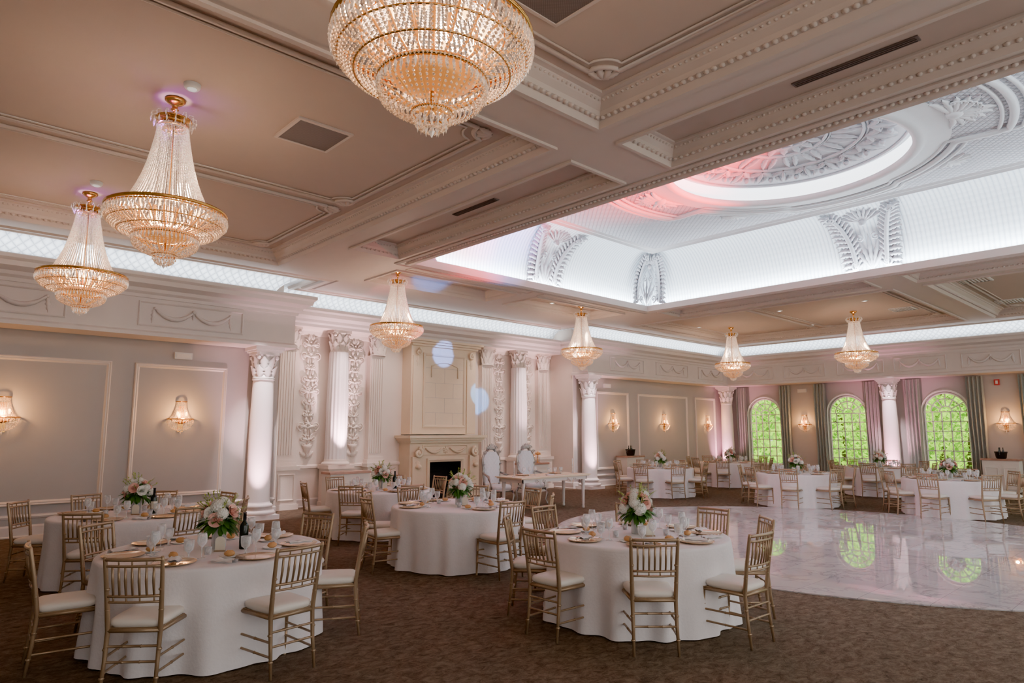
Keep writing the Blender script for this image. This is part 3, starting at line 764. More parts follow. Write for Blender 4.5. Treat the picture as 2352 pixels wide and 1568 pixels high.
b0.location=(.28,0,-1.18)
for k in range(1,14):
    o=b0.copy();COL.objects.link(o)
    if k<8: a=2*pi*k/8;o.location=(.28*cos(a),.28*sin(a),-1.18)
    else: a=2*pi*k/6+.3;o.location=(.14*cos(a),.14*sin(a),-1.33)
tent=[(.14,-.31),(.16,-.45),(.184,-.58),(.213,-.72),(.248,-.85),(.292,-.97),(.345,-1.09),(.41,-1.19)]
b=MB();ns=64;nb=62
for k in range(ns):
    a=2*pi*k/ns
    for i in range(nb):
        r,z=interp(tent,i/(nb-1)); s_=.0072+.0060*i/nb
        b.octa((r*cos(a),r*sin(a),z),s_,s_*1.0)
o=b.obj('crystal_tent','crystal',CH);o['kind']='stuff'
b=MB()
bask=[(.55,RZ-.03),(.558,-1.27),(.535,-1.33),(.485,-1.385),(.41,-1.43),(.31,-1.465)]
ns=88;nb=20
for k in range(ns):
    a=2*pi*k/ns
    for i in range(3,nb):
        r,z=interp(bask,i/(nb-1)); s_=.013*(.5+.5*r/.55)
        b.octa((r*cos(a),r*sin(a),z),s_,s_*1.0)
bask2=[(.29,-1.48),(.30,-1.52),(.285,-1.565),(.235,-1.605),(.165,-1.635),(.11,-1.65)]
ns=52
for k in range(ns):
    a=2*pi*k/ns
    for i in range(13):
        r,z=interp(bask2,i/12); s_=.0105
        b.octa((r*cos(a),r*sin(a),z),s_*(.5+.5*r/.3),s_)
bask3=[(.11,-1.66),(.10,-1.70),(.075,-1.725),(.05,-1.74)]
for k in range(20):
    for i in range(5):
        a=2*pi*k/20; r,z=interp(bask3,i/4); b.octa((r*cos(a),r*sin(a),z),.010,.010)
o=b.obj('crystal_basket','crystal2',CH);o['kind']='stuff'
b=MB()
for k in range(80):
    a=2*pi*k/80; b.octa((.556*cos(a),.556*sin(a),RZ-.075),.014,.05)
for k in range(48):
    a=2*pi*k/48; b.octa((.302*cos(a),.302*sin(a),-1.5),.011,.038)
    b.octa((.46*cos(a),.46*sin(a),RZ+.04),.007,.02)
for k in range(14):
    a=2*pi*k/14; b.octa((.08*cos(a),.08*sin(a),-1.7),.012,.05)
    a+=.2;b.octa((.18*cos(a),.18*sin(a),-.28),.012,.045); b.octa((.13*cos(a),.13*sin(a),-.3),.01,.03)
    b.tube([(.12*cos(a),.12*sin(a),-.24),(.17*cos(a),.17*sin(a),-.18),(.21*cos(a),.21*sin(a),-.2)],.005,4)
    b.octa((.21*cos(a),.21*sin(a),-.235),.01,.035)
for k in range(6):
    a=2*pi*k/6; b.octa((.035*cos(a),.035*sin(a),-1.73),.012,.04)
b.octa((0,0,-1.75),.02,.035,n=6)
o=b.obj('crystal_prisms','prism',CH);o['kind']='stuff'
CT=Thing(CH)
CHP=[(2.02,2.82),(1.83,7.05),(1.78,10.8),(7.6,11.75),(13.5,11.75),(20.0,10.9),(19.8,7.0)]
labs=['large gold empire chandelier with crystal basket seen from below','gold chandelier with tall crystal bead tent under smoke detector']
for i,(x,y) in enumerate(CHP):
    CT.place((x,y,CZ),rz=i*.3,label=labs[i] if i<2 else None)
# ------------------------------------------------------------ sconces
SC=root('wall_sconce');top(SC,'gold crystal bead wall sconce with glowing bulbs','wall lamp','wall sconces')
b=MB();b.box(-.05,.05,-.02,0,-.25,.25)
b.tube([(.24*cos(pi+pi*i/16),.2*sin(pi+pi*i/16),0) for i in range(17)],.012,6)
b.tube([(.1*cos(pi+pi*i/12),.08*sin(pi+pi*i/12),.34) for i in range(13)],.01,6)
for k in range(5):
    a=pi+pi*(k+.5)/5;b.tube([(0,-.01,-.1),(.12*cos(a),.1*sin(a),-.05),(.23*cos(a),.19*sin(a),0)],.007,5)
b.obj('backplate','gold',SC)
b=MB()
for k in range(15):
    a=pi+pi*k/14
    for i in range(16):
        t=i/15; r=.09+.1*t*t; b.octa((r*cos(a),r*.8*sin(a)-.005,.34-.33*t),.009,.011)
    for i in range(9):
        t=i/8; r=.24*cos(t*pi/2*.92); b.octa((r*cos(a),r*.8*sin(a)-.005,-.02-.2*sin(t*pi/2)),.01,.012)
    b.octa((.24*cos(a),.2*sin(a),-.05),.01,.035)
b.octa((0,-.05,-.26),.015,.05)
o=b.obj('crystal_beads','crystal2',SC);o['kind']='stuff'
bl=MB();bl.ball((0,0,0),.022,8,6,sz=2.2)
b0=bl.obj('candle_bulb','bulb',SC,(-.08,-.08,.1));o=b0.copy();COL.objects.link(o);o.location=(.08,-.08,.1)
ST=Thing(SC);scl=[]
for (x) in [1.34,4.13,17.6,20.55,23.5]: ST.place((x,14.0,2.0),0);scl.append((x,13.75,2.08))
for y in [10.72,4.62]: ST.place((24.8,y,2.0),-pi/2);scl.append((24.55,y,2.08))
# ------------------------------------------------------------ ceiling fittings
def grille(x,y,h=.33):
    R=root('speaker_grille',(x,y,CZ));top(R,'square dark ceiling speaker grille with pale frame','speaker','ceiling speakers')
    b=MB();b.loop(-h,h,-h,h,[(0,0),(0,-.02),(.035,-.025),(.035,0)]);b.obj('frame','ceilt',R)
    b=MB();b.box(-h+.03,h-.03,-h+.03,h-.03,-.015,0);b.obj('mesh_panel','grille',R)
grille(3.25,6.85);grille(3.5,3.25,.28)
def slot(x,y,L):
    b=MB();b.box(-.05,.05,-L/2,L/2,-.012,0)
    for k in range(3): b.box(-.035+k*.03,-.025+k*.03,-L/2+.02,L/2-.02,-.022,-.012)
    top(b.obj('air_vent','vent',None,(x,y,CZ)),'long narrow dark linear air diffuser in beam','vent','ceiling air vents')
slot(6.2,2.05,1.1);slot(6.2,7.5,1.0)
for (x,y) in [(1.86,6.62),(1.75,10.25)]:
    R=root('smoke_detector',(x,y,CZ));top(R,'round white ceiling smoke detector','smoke detector','smoke detectors')
    b=MB();b.lathe([(.001,-.05),(.06,-.05),(.075,-.03),(.08,0)],20);b.obj('housing','plastic',R)
    b=MB();b.lathe([(.001,-.062),(.035,-.06),(.045,-.05)],16);b.obj('lens','lens',R)
for (x,y) in [(18.2,8.4),(18.4,6.2),(17.4,9.8),(21.4,8.8),(17,6.4),(12.6,12.0),(8.9,11.5),(19.2,11.6)]:
    R=root('recessed_spotlight',(x,y,CZ));top(R,'small recessed ceiling spotlight with white trim','spotlight','ceiling spotlights')
    b=MB();b.lathe([(.05,-.002),(.055,-.015),(.08,-.01),(.085,0)],18);b.obj('ring','plastic',R)
    b=MB();b.lathe([(.001,-.006),(.05,-.006)],16);b.obj('lens','spotled',R)
for (x,y) in [(17.6,3.6),(20.4,5.9),(21.2,3.6)]:
    b=MB();b.loop(-.3,.3,-.3,.3,[(0,0),(0,-.02),(.03,-.025)]);
    for k in range(8): b.box(-.27,.27,-.26+k*.07,-.235+k*.07,-.02,-.004)
    top(b.obj('ceiling_air_vent','plastic',None,(x,y,CZ)),'square white louvred ceiling air vent','vent','square ceiling vents')
def emerg(x,y,z,rz):
    R=root('emergency_light',(x,y,z));R.rotation_euler=(0,0,rz);top(R,'small white wall mounted emergency light box','emergency light','emergency lights')
    b=MB();b.box(-.16,.16,-.06,0,-.06,.06);b.box(-.165,.165,-.05,0,-.065,.065);b.obj('housing','plastic',R)
    b=MB();b.box(-.13,.13,-.066,-.06,-.035,.035);b.obj('diffuser','cushion',R)
emerg(4.1,14.0,3.24,0);emerg(17.3,14.0,3.25,0);emerg(24.8,10.75,3.25,-pi/2)
R=root('fire_alarm',(24.8,4.75,3.25));top(R,'red wall mounted fire alarm strobe','fire alarm')
b=MB();b.box(-.05,0,-.07,.07,-.09,.09);b.obj('housing','red',R)
b=MB();b.box(-.065,-.05,-.03,.03,-.05,.05);b.obj('strobe_lens','plastic',R)
# ------------------------------------------------------------ chair
def rod(b,p,q,r0,r1=None,n=7,nodes=0):
    r1=r1 or r0;P=Vector(p);Q=Vector(q);pts=[];rad=[]
    if nodes:
        for k in range(nodes+1):
            t=k/nodes
            for dt,s_ in ((-.012,1),(0,1.35),(.012,1)):
                tt=min(1,max(0,t+dt));pts.append(tuple(P.lerp(Q,tt)));rad.append((r0+(r1-r0)*tt)*s_)
        pts=pts[1:-1];rad=rad[1:-1]
    else: pts=[tuple(P),tuple(Q)];rad=[r0,r1]
    b.tube(pts,rad,n)
CR=root('dining_chair');top(CR,'champagne gold chiavari chair with ivory seat cushion','chair','chiavari chairs')
fw,bw=.195,.175; fy,by=.19,-.19
for sx in (-1,1):
    b=MB();rod(b,(sx*fw,fy,.44),(sx*(fw+.005),fy+.015,0),.017,.012,nodes=3);b.obj('leg','chair',CR)
    b=MB()
    b.tube([(sx*(bw+.005),by-.045,0),(sx*bw,by-.015,.22),(sx*bw,by,.42),(sx*(bw+.002),by-.01,.5),(sx*(bw+.008),by-.035,.68),(sx*(bw+.015),by-.075,.9),(sx*(bw+.015),by-.08,.925)],[.011,.015,.017,.018,.016,.014,.011],8)
    for z,yy in ((.12,by-.03),(.3,by-.008),(.56,by-.018),(.7,by-.038)):
        b.lathe([(.015,-.008),(.02,0),(.015,.008)],8,(sx*(bw+.004),yy,z))
    b.obj('leg','chair',CR)
b=MB()
def arcrail(z,y,r,bow=.02,w=bw):
    b.tube([(-w+2*w*i/8,y-bow*sin(pi*i/8),z+ .0) for i in range(9)],r,7)
arcrail(.905,by-.075,.014,.025,bw+.015);arcrail(.86,by-.068,.010,.025,bw+.012);arcrail(.655,by-.034,.011,.02,bw+.007);arcrail(.615,by-.028,.009,.02,bw+.007)
for k in range(7):
    t=(k+1)/8; x=(-1+2*t)*(bw+.005);bo=sin(pi*t)
    b.tube([(x,by-.034-.02*bo,.655),(x,by-.055-.024*bo,.76),(x*1.02,by-.068-.025*bo,.86)],[.0075,.0095,.0075],6)
    if k%2==0: b.tube([(x,by-.028-.02*bo,.615),(x,by-.034-.02*bo,.655)],.006,5);
    if k%2==1: b.tube([(x*1.02,by-.068-.025*bo,.86),(x*1.02,by-.075-.025*bo,.905)],.006,5)
b.obj('backrest','chair',CR)
b=MB()
rod(b,(-fw,fy,.42),(fw,fy,.42),.016);rod(b,(-bw,by,.42),(bw,by,.42),.016)
for sx in (-1,1): rod(b,(sx*fw,fy,.42),(sx*bw,by,.42),.016)
b.add([(-fw,fy,.425),(fw,fy,.425),(bw,by,.425),(-bw,by,.425),(-fw,fy,.44),(fw,fy,.44),(bw,by,.44),(-bw,by,.44)],[(0,3,2,1),(4,5,6,7),(0,1,5,4),(2,3,7,6),(1,2,6,5),(0,4,7,3)])
b.obj('seat_frame','chair',CR)
b=MB()
for z in (.15,.25):
    for sx in (-1,1): rod(b,(sx*(fw+.003),fy+.008,z),(sx*bw,by-.02,z),.009,nodes=2)
for z in (.2,.3): rod(b,(-fw,fy+.006,z),(fw,fy+.006,z),.009,nodes=3)
rod(b,(-bw,by-.018,.22),(bw,by-.018,.22),.009,nodes=3);rod(b,(-bw,by-.012,.32),(bw,by-.012,.32),.009,nodes=3)
b.obj('stretchers','chair',CR)
b=MB();vs=[];fs=[];n=28
lev=[(.0,.94,.44),(.0,1.0,.45),(0,1.03,.468),(0,1.0,.486),(0,.9,.497),(0,.6,.502),(0,.01,.503)]
for (_,s_,z) in lev:
    for i in range(n):
        a=2*pi*i/n;c,s2=cos(a),sin(a);e=.35
        px=(abs(c)**e)*(1 if c>0 else -1);py=(abs(s2)**e)*(1 if s2>0 else -1)
        w=.195 if py>0 else .185
        vs.append((px*w*s_,py*.195*s_,z))
for j in range(len(lev)-1):
    for i in range(n): fs.append((j*n+i,j*n+(i+1)%n,(j+1)*n+(i+1)%n,(j+1)*n+i))
b.add(vs,fs,True);b.obj('seat','cushion',CR)
CHT=Thing(CR)
# ------------------------------------------------------------ table
def table_thing(seed):
    random.seed(seed)
    R=root('dining_table');top(R,'round banquet table draped in white floor length damask','table','banquet tables')
    b=MB();b.lathe([(.001,.735),(.82,.735),(.825,.745),(.82,.752),(.001,.752)],48);b.tube([(0,0,.0),(0,0,.73)],.05,10);b.box(-.4,.4,-.03,.03,.0,.04);b.box(-.03,.03,-.4,.4,0,.04)
    b.obj('table_base','chair',R)
    ph=[random.uniform(0,6.28) for _ in range(5)]
    n=220
    def fold(a):
        f=.5*sin(13*a+ph[0]+.9*sin(3*a+ph[3]))+.35*sin(8*a+ph[1]+.6*sin(2*a))+.28*sin(23*a+ph[2]+.8*sin(5*a))
        return f if f>0 else f*.8
    lev=[(.001,.758,0),(.5,.758,0),(.85,.758,0),(.89,.756,0),(.902,.748,.03),(.906,.73,.08),(.903,.65,.3),(.897,.5,.6),(.897,.35,.85),(.90,.2,1.05),(.905,.08,1.2),(.907,.01,1.25)]
    vs=[];fs=[]
    for (r,z,k) in lev:
        for i in range(n):
            a=2*pi*i/n;rr=r+k*(.008+.048*fold(a));vs.append((rr*cos(a),rr*sin(a),z))
    for j in range(len(lev)-1):
        for i in range(n): fs.append((j*n+i,j*n+(i+1)%n,(j+1)*n+(i+1)%n,(j+1)*n+i))
    b=MB();b.add(vs,fs,True);b.obj('tablecloth','cloth',R)
    return R
TT=[Thing(table_thing(k)) for k in (3,9)]
# ------------------------------------------------------------ tableware
def single(mb,name,mat,label,cat,group):
    o=mb.obj(name,mat);top(o,label,cat,group);return Thing(o)
b=MB();b.lathe([(.001,.006),(.1,.006),(.115,.008),(.155,.018),(.16,.02),(.155,.014),(.1,.0),(.001,0)],36)
CHG=single(b,'charger_plate','charger','round gold rimmed charger plate at a place setting','plate','charger plates')
b=MB();b.lathe([(.001,.004),(.055,.004),(.08,.012),(.083,.013),(.08,.008),(.055,0),(.001,0)],28)
BPL=single(b,'bread_plate','china','small white china bread plate','plate','bread plates')
b=MB();b.ball((0,0,.022),.044,14,8,sz=.55,sy=.8)
for k in (-1,0,1): b.tube([(k*.016-.005,-.018,.041),(k*.016,0,.046),(k*.016+.005,.018,.041)],.003,4)
ROLL=single(b,'bread_roll','bread','golden brown baked dinner roll on plate','bread roll','bread rolls')
gp=[(.001,.002),(.034,.003),(.034,.001),(.005,.006),(.004,.02),(.004,.085),(.01,.095),(.03,.115),(.038,.14),(.036,.175),(.031,.2),(.030,.2),(.035,.172),(.036,.14),(.028,.118),(.001,.1)]
b=MB();b.lathe(gp,20);WG=single(b,'wine_glass','glass','clear stemmed wine glass on the table','wine glass','wine glasses')
gp=[(.001,.002),(.036,.003),(.036,.001),(.007,.008),(.006,.04),(.015,.055),(.034,.07),(.039,.1),(.041,.15),(.040,.15),(.037,.1),(.03,.073),(.001,.06)]
b=MB();b.lathe(gp,20);GB=single(b,'water_goblet','glass','clear glass water goblet on the table','water glass','water goblets')
b=MB()
vs=[];fs=[]
for j in range(9):
    for i in range(7):
        u=j/8-.5;v=i/6-.5;vs.append((u*.2+.01*sin(9*v),v*.1+.006*sin(12*u),.012+.018*abs(sin(u*7+1))*(1-abs(v)*1.2)+.006*sin(14*v)))
for j in range(8):
    for i in range(6): fs.append((j*7+i,(j+1)*7+i,(j+1)*7+i+1,j*7+i+1))
b.add(vs,fs,True);b.add([(x,y,max(0,z-.012)) for (x,y,z) in vs],[f[::-1] for f in fs],True)
NP=single(b,'napkin','napkin','folded white linen napkin at a place setting','napkin','napkins')
R=root('votive_candle');top(R,'small clear glass votive holder with candle','candle','votive candles')
b=MB();b.lathe([(.001,.002),(.026,.0),(.03,.06),(.028,.06),(.024,.006),(.001,.006)],16);b.obj('holder','glass',R)
b=MB();b.lathe([(.023,.008),(.025,.03),(.001,.03)],14);b.tube([(0,0,.03),(0,0,.038)],.0015,4);b.obj('candle','china',R)
VT=Thing(R)
R=root('wine_bottle');top(R,'dark glass wine bottle with black foil','wine bottle','wine bottles')
b=MB();b.lathe([(.001,.004),(.034,0),(.037,.006),(.037,.19),(.03,.215),(.015,.235),(.0135,.25)],20);b.obj('bottle_body','wine',R)
b=MB();b.lathe([(.0145,.238),(.0145,.3),(.0165,.302),(.0165,.31),(.001,.311)],16);b.obj('foil_cap','foil',R)
b=MB();b.lathe([(.0375,.06),(.0376,.15)],20,a0=-.6,a1=1.9);b.obj('bottle_label','label',R)
WB=Thing(R)
R=root('table_card');top(R,'arched cream card standing against the flower vase','card','table cards')
b=MB();vs=[(-.04,0,0),(.04,0,0),(.04,0,.09)]+[(.04*cos(pi*i/8),0,.09+.035*sin(pi*i/8)) for i in range(1,8)]+[(-.04,0,.09)]
n=len(vs);V=vs+[(x,.006,z) for x,y,z in vs];F=[tuple(range(n)),tuple(range(2*n-1,n-1,-1))]+[(i,i+n,(i+1)%n+n,(i+1)%n) for i in range(n)]
b.add(V,F);b.obj('card','label',R);b=MB();b.box(-.045,.045,-.012,.018,-.0,.012);b.obj('card_stand','chair',R);TC=Thing(R)
# flowers
FL=root('flower_arrangement');top(FL,'bouquet of white hydrangeas and pink roses in glass vase','flower arrangement','table centrepieces')
b=MB();b.lathe([(.001,.004),(.058,0),(.062,.006),(.062,.18),(.058,.18),(.057,.012),(.001,.012)],28);b.obj('vase','glass',FL)
b=MB();random.seed(5)
for k in range(18):
    a=random.random()*6.28;r=.04*random.random()+.01;b.tube([(-r*cos(a),-r*sin(a),.015),(r*cos(a),r*sin(a),.19),(r*2*cos(a),r*2*sin(a),.24)],.004,5)
b.obj('stems','leaf',FL)
def leaf3(b,p,d,L,W,mi=0):
    p=Vector(p);d=Vector(d).normalized();s_=d.cross(Vector((0,0,1)));
    if s_.length<.1:s_=Vector((1,0,0))
    s_.normalize();u=s_.cross(d)
    vs=[];N_=5
    for i in range(N_+1):
        t=i/N_;w=W*sin(pi*(.08+.9*t));c=p+d*L*t-Vector((0,0,1))*L*.35*t*t
        vs+=[c-s_*w,c-u*w*.35,c+s_*w]
    fs=[]
    for i in range(N_): fs+=[(3*i,3*i+1,3*i+4,3*i+3),(3*i+1,3*i+2,3*i+5,3*i+4)]
    b.add([tuple(v) for v in vs],fs,True,mi)
b=MB()
for k in range(150):
    a=random.random()*6.28;el=random.uniform(-.7,1.0);r=random.uniform(.06,.13)
    d=(cos(a)*cos(el),sin(a)*cos(el),sin(el));leaf3(b,(r*d[0],r*d[1],.25+r*d[2]),d,random.uniform(.07,.12),.022)
for k in range(18):
    a=random.random()*6.28;el=random.uniform(.4,1.4);d=Vector((cos(a)*cos(el),sin(a)*cos(el),sin(el)));p=Vector((0,0,.26))
    b.tube([tuple(p+d*.08),tuple(p+d*.25)],.002,4,mi=1)
    for j in range(12): leaf3(b,tuple(p+d*(.11+.013*j)),(d+Vector((random.gauss(0,.8),random.gauss(0,.8),.2))),.03,.009,1)
o=b.obj('greenery',['leaf','leafy'],FL);o['kind']='stuff'
rose=MB()
for Lr in range(4):
    r=.008+.009*Lr;h=.046-.006*Lr;npet=3+Lr
    for k in range(npet):
        p0=2*pi*k/npet+Lr*.6;sp=2*pi/npet*.75
        vs=[];fs=[]
        for i in range(5):
            for j in range(4):
                a=p0+(i/4-.5)*2*sp*.9;t=j/3
                rr=r*(.35+.9*sin(t*pi*.55))*(1+.25*(t>.9)*(Lr>1));zz=-.01+h*t*(1-.12*abs(i-2)*t)
                vs.append((rr*cos(a),rr*sin(a),zz))
        for i in range(4):
            for j in range(3): fs.append((i*4+j,(i+1)*4+j,(i+1)*4+j+1,i*4+j+1))
        rose.add(vs,fs,True)
hyd=MB();hyd.ball((0,0,0),.046,10,8)
for k in range(75):
    z=1-2*(k+.5)/75;a=k*2.39996;s_=sqrt(1-z*z);nrm=Vector((s_*cos(a),s_*sin(a),z));p=nrm*.05
    t1=nrm.cross(Vector((.1,.3,1))).normalized();t2=nrm.cross(t1);ro=k*.7
    e1=t1*cos(ro)+t2*sin(ro);e2=nrm.cross(e1)
    for q in (e1,e2,-e1,-e2):
        w=nrm.cross(q)
        hyd.add([tuple(p),tuple(p+q*.009+w*.006+nrm*.004),tuple(p+q*.015+nrm*.002),tuple(p+q*.009-w*.006+nrm*.004)],[(0,1,2,3)],False)
r0=rose.obj('rose','pink',FL);r1=rose.obj('rose','whitef',FL);h0=hyd.obj('hydrangea','whitef',FL)
r0['label']='pink rose';r1['label']='white rose';h0['label']='white hydrangea'
spots=[(0,1.45),(.5,1.0),(1.7,.95),(2.9,1.05),(4.1,.95),(5.3,1.0),(.2,.42),(1.0,.35),(1.9,.45),(2.8,.35),(3.7,.42),(4.5,.35),(5.3,.42),(6.0,.15),(2.3,-.05),(4.1,-.05),(.9,-.1)]
kinds=[2,0,2,0,2,1,2,0,2,0,1,2,0,1,2,0,2]
used=set()
for (a,el),kk in zip(spots,kinds):
    src=(r0,r1,h0)[kk]
    if kk in used: o=src.copy();COL.objects.link(o)
    else: o=src;used.add(kk)
    rr=.132;d=Vector((cos(a)*cos(el),sin(a)*cos(el),sin(el)))
    o.location=(d.x*rr,d.y*rr,.27+d.z*rr*.95);o.rotation_euler=d.to_track_quat('Z','Y').to_euler()
    s_=1.15 if kk<2 else random.uniform(.9,1.2);s_=s_*1.06;o.scale=(s_,s_,s_)
FT=Thing(FL)
# ------------------------------------------------------------ place tables
D2=pi/180
tabs=[ ((2.17,6.16),[174,227,276,332,20,70,118],1,0),
       ((5.53,4.14),[132,175,223,270,316,355,40,85],1,1),
       ((5.85,7.4),[167,130,262,310,355,40,85],1,0),
       ((2.3,9.4),[145,235,285,330,15,60,100],1,1),
       ((6.4,10.3),[160,215,262,310,0,45,100],1,0),
       ((15.75,10.9),[10,55,100,145,190,235,280,325],0,1),
       ((16.2,7.3),[20,65,110,155,200,245,290,335],0,0),
       ((16.7,4.2),[0,45,90,135,180,225,270,315],0,1),
       ((20.1,11.2),[20,65,110,155,200,245,290,335],0,0),
       ((20.4,6.8),[5,50,95,140,185,230,275,320],0,1)]
random.seed(21)
TH=.7585
for ti,((tx,ty),angs,near,v) in enumerate(tabs):
    TT[v].place((tx,ty,0),rz=ti*1.3)
    for a in angs:
        a=(a+random.uniform(-2,2))*D2; rr=1.04+random.uniform(-.02,.04)
        CHT.place((tx+rr*cos(a),ty+rr*sin(a),0),a+pi/2+random.uniform(-.12,.12))
        def P(r,da,z=0,): return (tx+r*cos(a+da),ty+r*sin(a+da),TH+z)
        CHG.place(P(.70,0),a)
        NP.place(P(.70,.0,.019) if (ti+int(a*10))%2 else P(.72,-.36),a+.4)
        WG.place(P(.5,.22),0);GB.place(P(.50,.02),0)
        if near:
            BPL.place(P(.50,-.24),a); ROLL.place(P(.50,-.24,.0055),a+.8)
    FT.place((tx+.03,ty,TH),ti*1.7,sc=.97)
    for k in range(3):
        a=ti+k*2.1;VT.place((tx+.3*cos(a),ty+.3*sin(a),TH),0)
    if near:
        if ti in(0,3,4): WB.place((tx+.17,ty-.2,TH),1.0+ti)
        TC.place((tx-.03,ty-.2,TH),-.6)
# ------------------------------------------------------------ thrones and head table
TR=root('throne_chair');top(TR,'white tufted throne chair with carved silver frame','throne chair','throne chairs')
b=MB();vs=[];fs=[]
nx,nz=18,24
def outl(z):
    t=(z-.55)/.75
    return .20+.035*t if t<.75 else .226-.10*((t-.75)/.25)**2
for side in (0,1):
    base=len(vs)
    for j in range(nz+1):
        z=.55+.75*j/nz;w=outl(z)
        for i in range(nx+1):
            u=-1+2*i/nx
            tuft=.03*abs(sin(pi*(u*2.5+j/4)))*abs(sin(pi*(u*2.5-j/4)))
            vs.append((u*w,-.26+(.05*(1-u**4)+tuft if side==0 else -.03)-.06*(z-.55),z))
    for j in range(nz):
        for i in range(nx):
            q=base+j*(nx+1)+i;f=(q,q+1,q+nx+2,q+nx+1);fs.append(f if side else f[::-1])
b.add(vs,fs,True);b.obj('backrest','tuft',TR)
b=MB();b.lathe([(.001,.40),(.25,.40),(.28,.44),(.28,.49),(.25,.53),(.001,.545)],28,rf=lambda a,z:1/(max(abs(cos(a)),abs(sin(a)))**.6));b.obj('seat','tuft',TR)
b=MB()
fr=[(-outl(z)-.02,-.27-.06*(z-.55),z) for z in [.45,.6,.75,.9,1.05,1.15,1.22,1.28]]
fr=fr+[(-.07,-.31,1.36),(0,-.32,1.40),(.07,-.31,1.36)]+[(-x,y,z) for (x,y,z) in fr[::-1]]
b.tube(fr,[.028]*len(fr),8)
b.T=lambda u,w,o:(u,-.29-o*-1,w)
for k in range(7): b.leaf((0,1.36),(k-3)*.42,.14,.06,.03)
for sg in(-1,1):
    b.scroll((sg*.11,1.38),.06,1.2,sg,pi,.016,.02);b.scroll((sg*.21,1.28),.05,1.2,sg,pi,.014,.02);b.scroll((sg*.24,1.0),.035,1.2,sg,pi,.012,.02)
b.T=None
b.tube([(.27*cos(2*pi*i/24)/(max(abs(cos(2*pi*i/24)),abs(sin(2*pi*i/24)))**.5),.27*sin(2*pi*i/24)/(max(abs(cos(2*pi*i/24)),abs(sin(2*pi*i/24)))**.5),.395) for i in range(24)],.03,6,closed=True)
b.obj('carved_frame','silver',TR)
for sg in(-1,1):
    b=MB();b.tube([(sg*.24,-.28,.8),(sg*.29,-.1,.76),(sg*.31,.08,.72),(sg*.32,.12,.66),(sg*.29,.14,.55),(sg*.27,.16,.42)],[.025,.025,.03,.03,.022,.022],8);b.obj('armrest','silver',TR)
    for sy in(-1,1):
        b=MB();b.tube([(sg*.25,sy*.24,.4),(sg*.29,sy*.28,.28),(sg*.26,sy*.26,.12),(sg*.28,sy*.29,.03),(sg*.29,sy*.3,.0)],[.035,.032,.018,.022,.02],8);b.obj('leg','silver',TR)
T2=Thing(TR);T2.place((10.58,11.88,0),pi-.15,sc=.98);T2.place((11.7,11.88,0),pi-.25,sc=.98)
HT=root('head_table');top(HT,'long white rectangular sweetheart table with carved legs','table')
b=MB();b.box(-1.1,1.1,-.40,.40,.735,.755);b.box(-1.13,1.13,-.43,.43,.755,.775);b.obj('table_top','lime',HT)
b=MB()
b.box(-1.04,1.04,-.37,-.35,.66,.735);b.box(-1.04,1.04,.35,.37,.66,.735);b.box(-1.04,-1.02,-.37,.37,.66,.735);b.box(1.02,1.04,-.37,.37,.66,.735)
b.T=TY(-.37)
for sx in(-.5,.5):
    b.scroll((sx-.12,.67),.05,1.1,1,0,.012,.01);b.scroll((sx+.12,.67),.05,1.1,-1,pi,.012,.01);b.leaf((sx,.71),pi,.12,.06,.02)
b.obj('apron','trim',HT)
for x in(-.97,.97):
    for y in(-.31,.31):
        b=MB();b.lathe([(.001,0),(.03,.0),(.033,.03),(.026,.07),(.03,.1),(.036,.4),(.04,.5),(.034,.53),(.045,.56),(.045,.62),(.045,.7)],12,(x,y,0));b.obj('leg','trim',HT)
HT.location=(11.0,10.75,0)
for k in range(3): WG.place((10.3+.22*k,10.7+.05*k,.775));GB.place((11.2+.2*k,10.8,.775))
CHG.place((10.5,10.95,.775));CHG.place((11.6,11.0,.775));NP.place((11.0,10.6,.775))
for x in (10.05,11.95):
    R=root('candlestick',(x,10.75,.775));top(R,'clear glass candlestick with taper candle on head table','candlestick','head table candlesticks')
    b=MB();b.lathe([(.001,0),(.045,0),(.045,.008),(.01,.02),(.008,.09),(.018,.1),(.008,.11),(.008,.17),(.02,.19),(.02,.2),(.001,.2)],16);b.obj('holder','glass',R)
    b=MB();b.lathe([(.011,.2),(.009,.34),(.001,.345)],10);b.obj('candle','china',R)
def console(x,y,w,d,h,rz,label):
    R=root('sideboard',(x,y,0));R.rotation_euler=(0,0,rz);top(R,label,'sideboard')
    b=MB();b.box(-w/2,w/2,-d,0,.08,h-.05);b.box(-w/2+.04,w/2-.04,-d+.04,0,0,.08)
    b.obj('cabinet_body','cushion',R)
    for k in(-1,1):
        b=MB(TY(-d));b.box(k*w/4-w/4+.03,k*w/4+w/4-.03,.14,h-.2,0,.012);b.loop(k*w/4-w/4+.06,k*w/4+w/4-.06,.18,h-.24,[(0,.012),(0,.022),(.02,.025),(.03,.012)])
        d_=b.obj('door','cushion',R)
        b=MB();b.ball((k*.04,-d-.022,h*.5),.012,8,6);b.obj('knob','gold',d_)
    b=MB();b.box(-w/2-.03,w/2+.03,-d-.03,0,h-.05,h);b.obj('counter_top','rust',R)
    return R
console(7.85,14.32,1.0,.4,.84,0,'white cabinet with rosy stone top beneath fluted column')
console(13.9,14.32,1.0,.4,.84,0,'white cabinet with rosy stone top holding gold trays')
console(18.1,13.92,.9,.45,.95,0,'white service cabinet against grey panelled wall')
console(24.4,4.7,.9,.45,.95,-pi/2,'white service cabinet between tall windows')
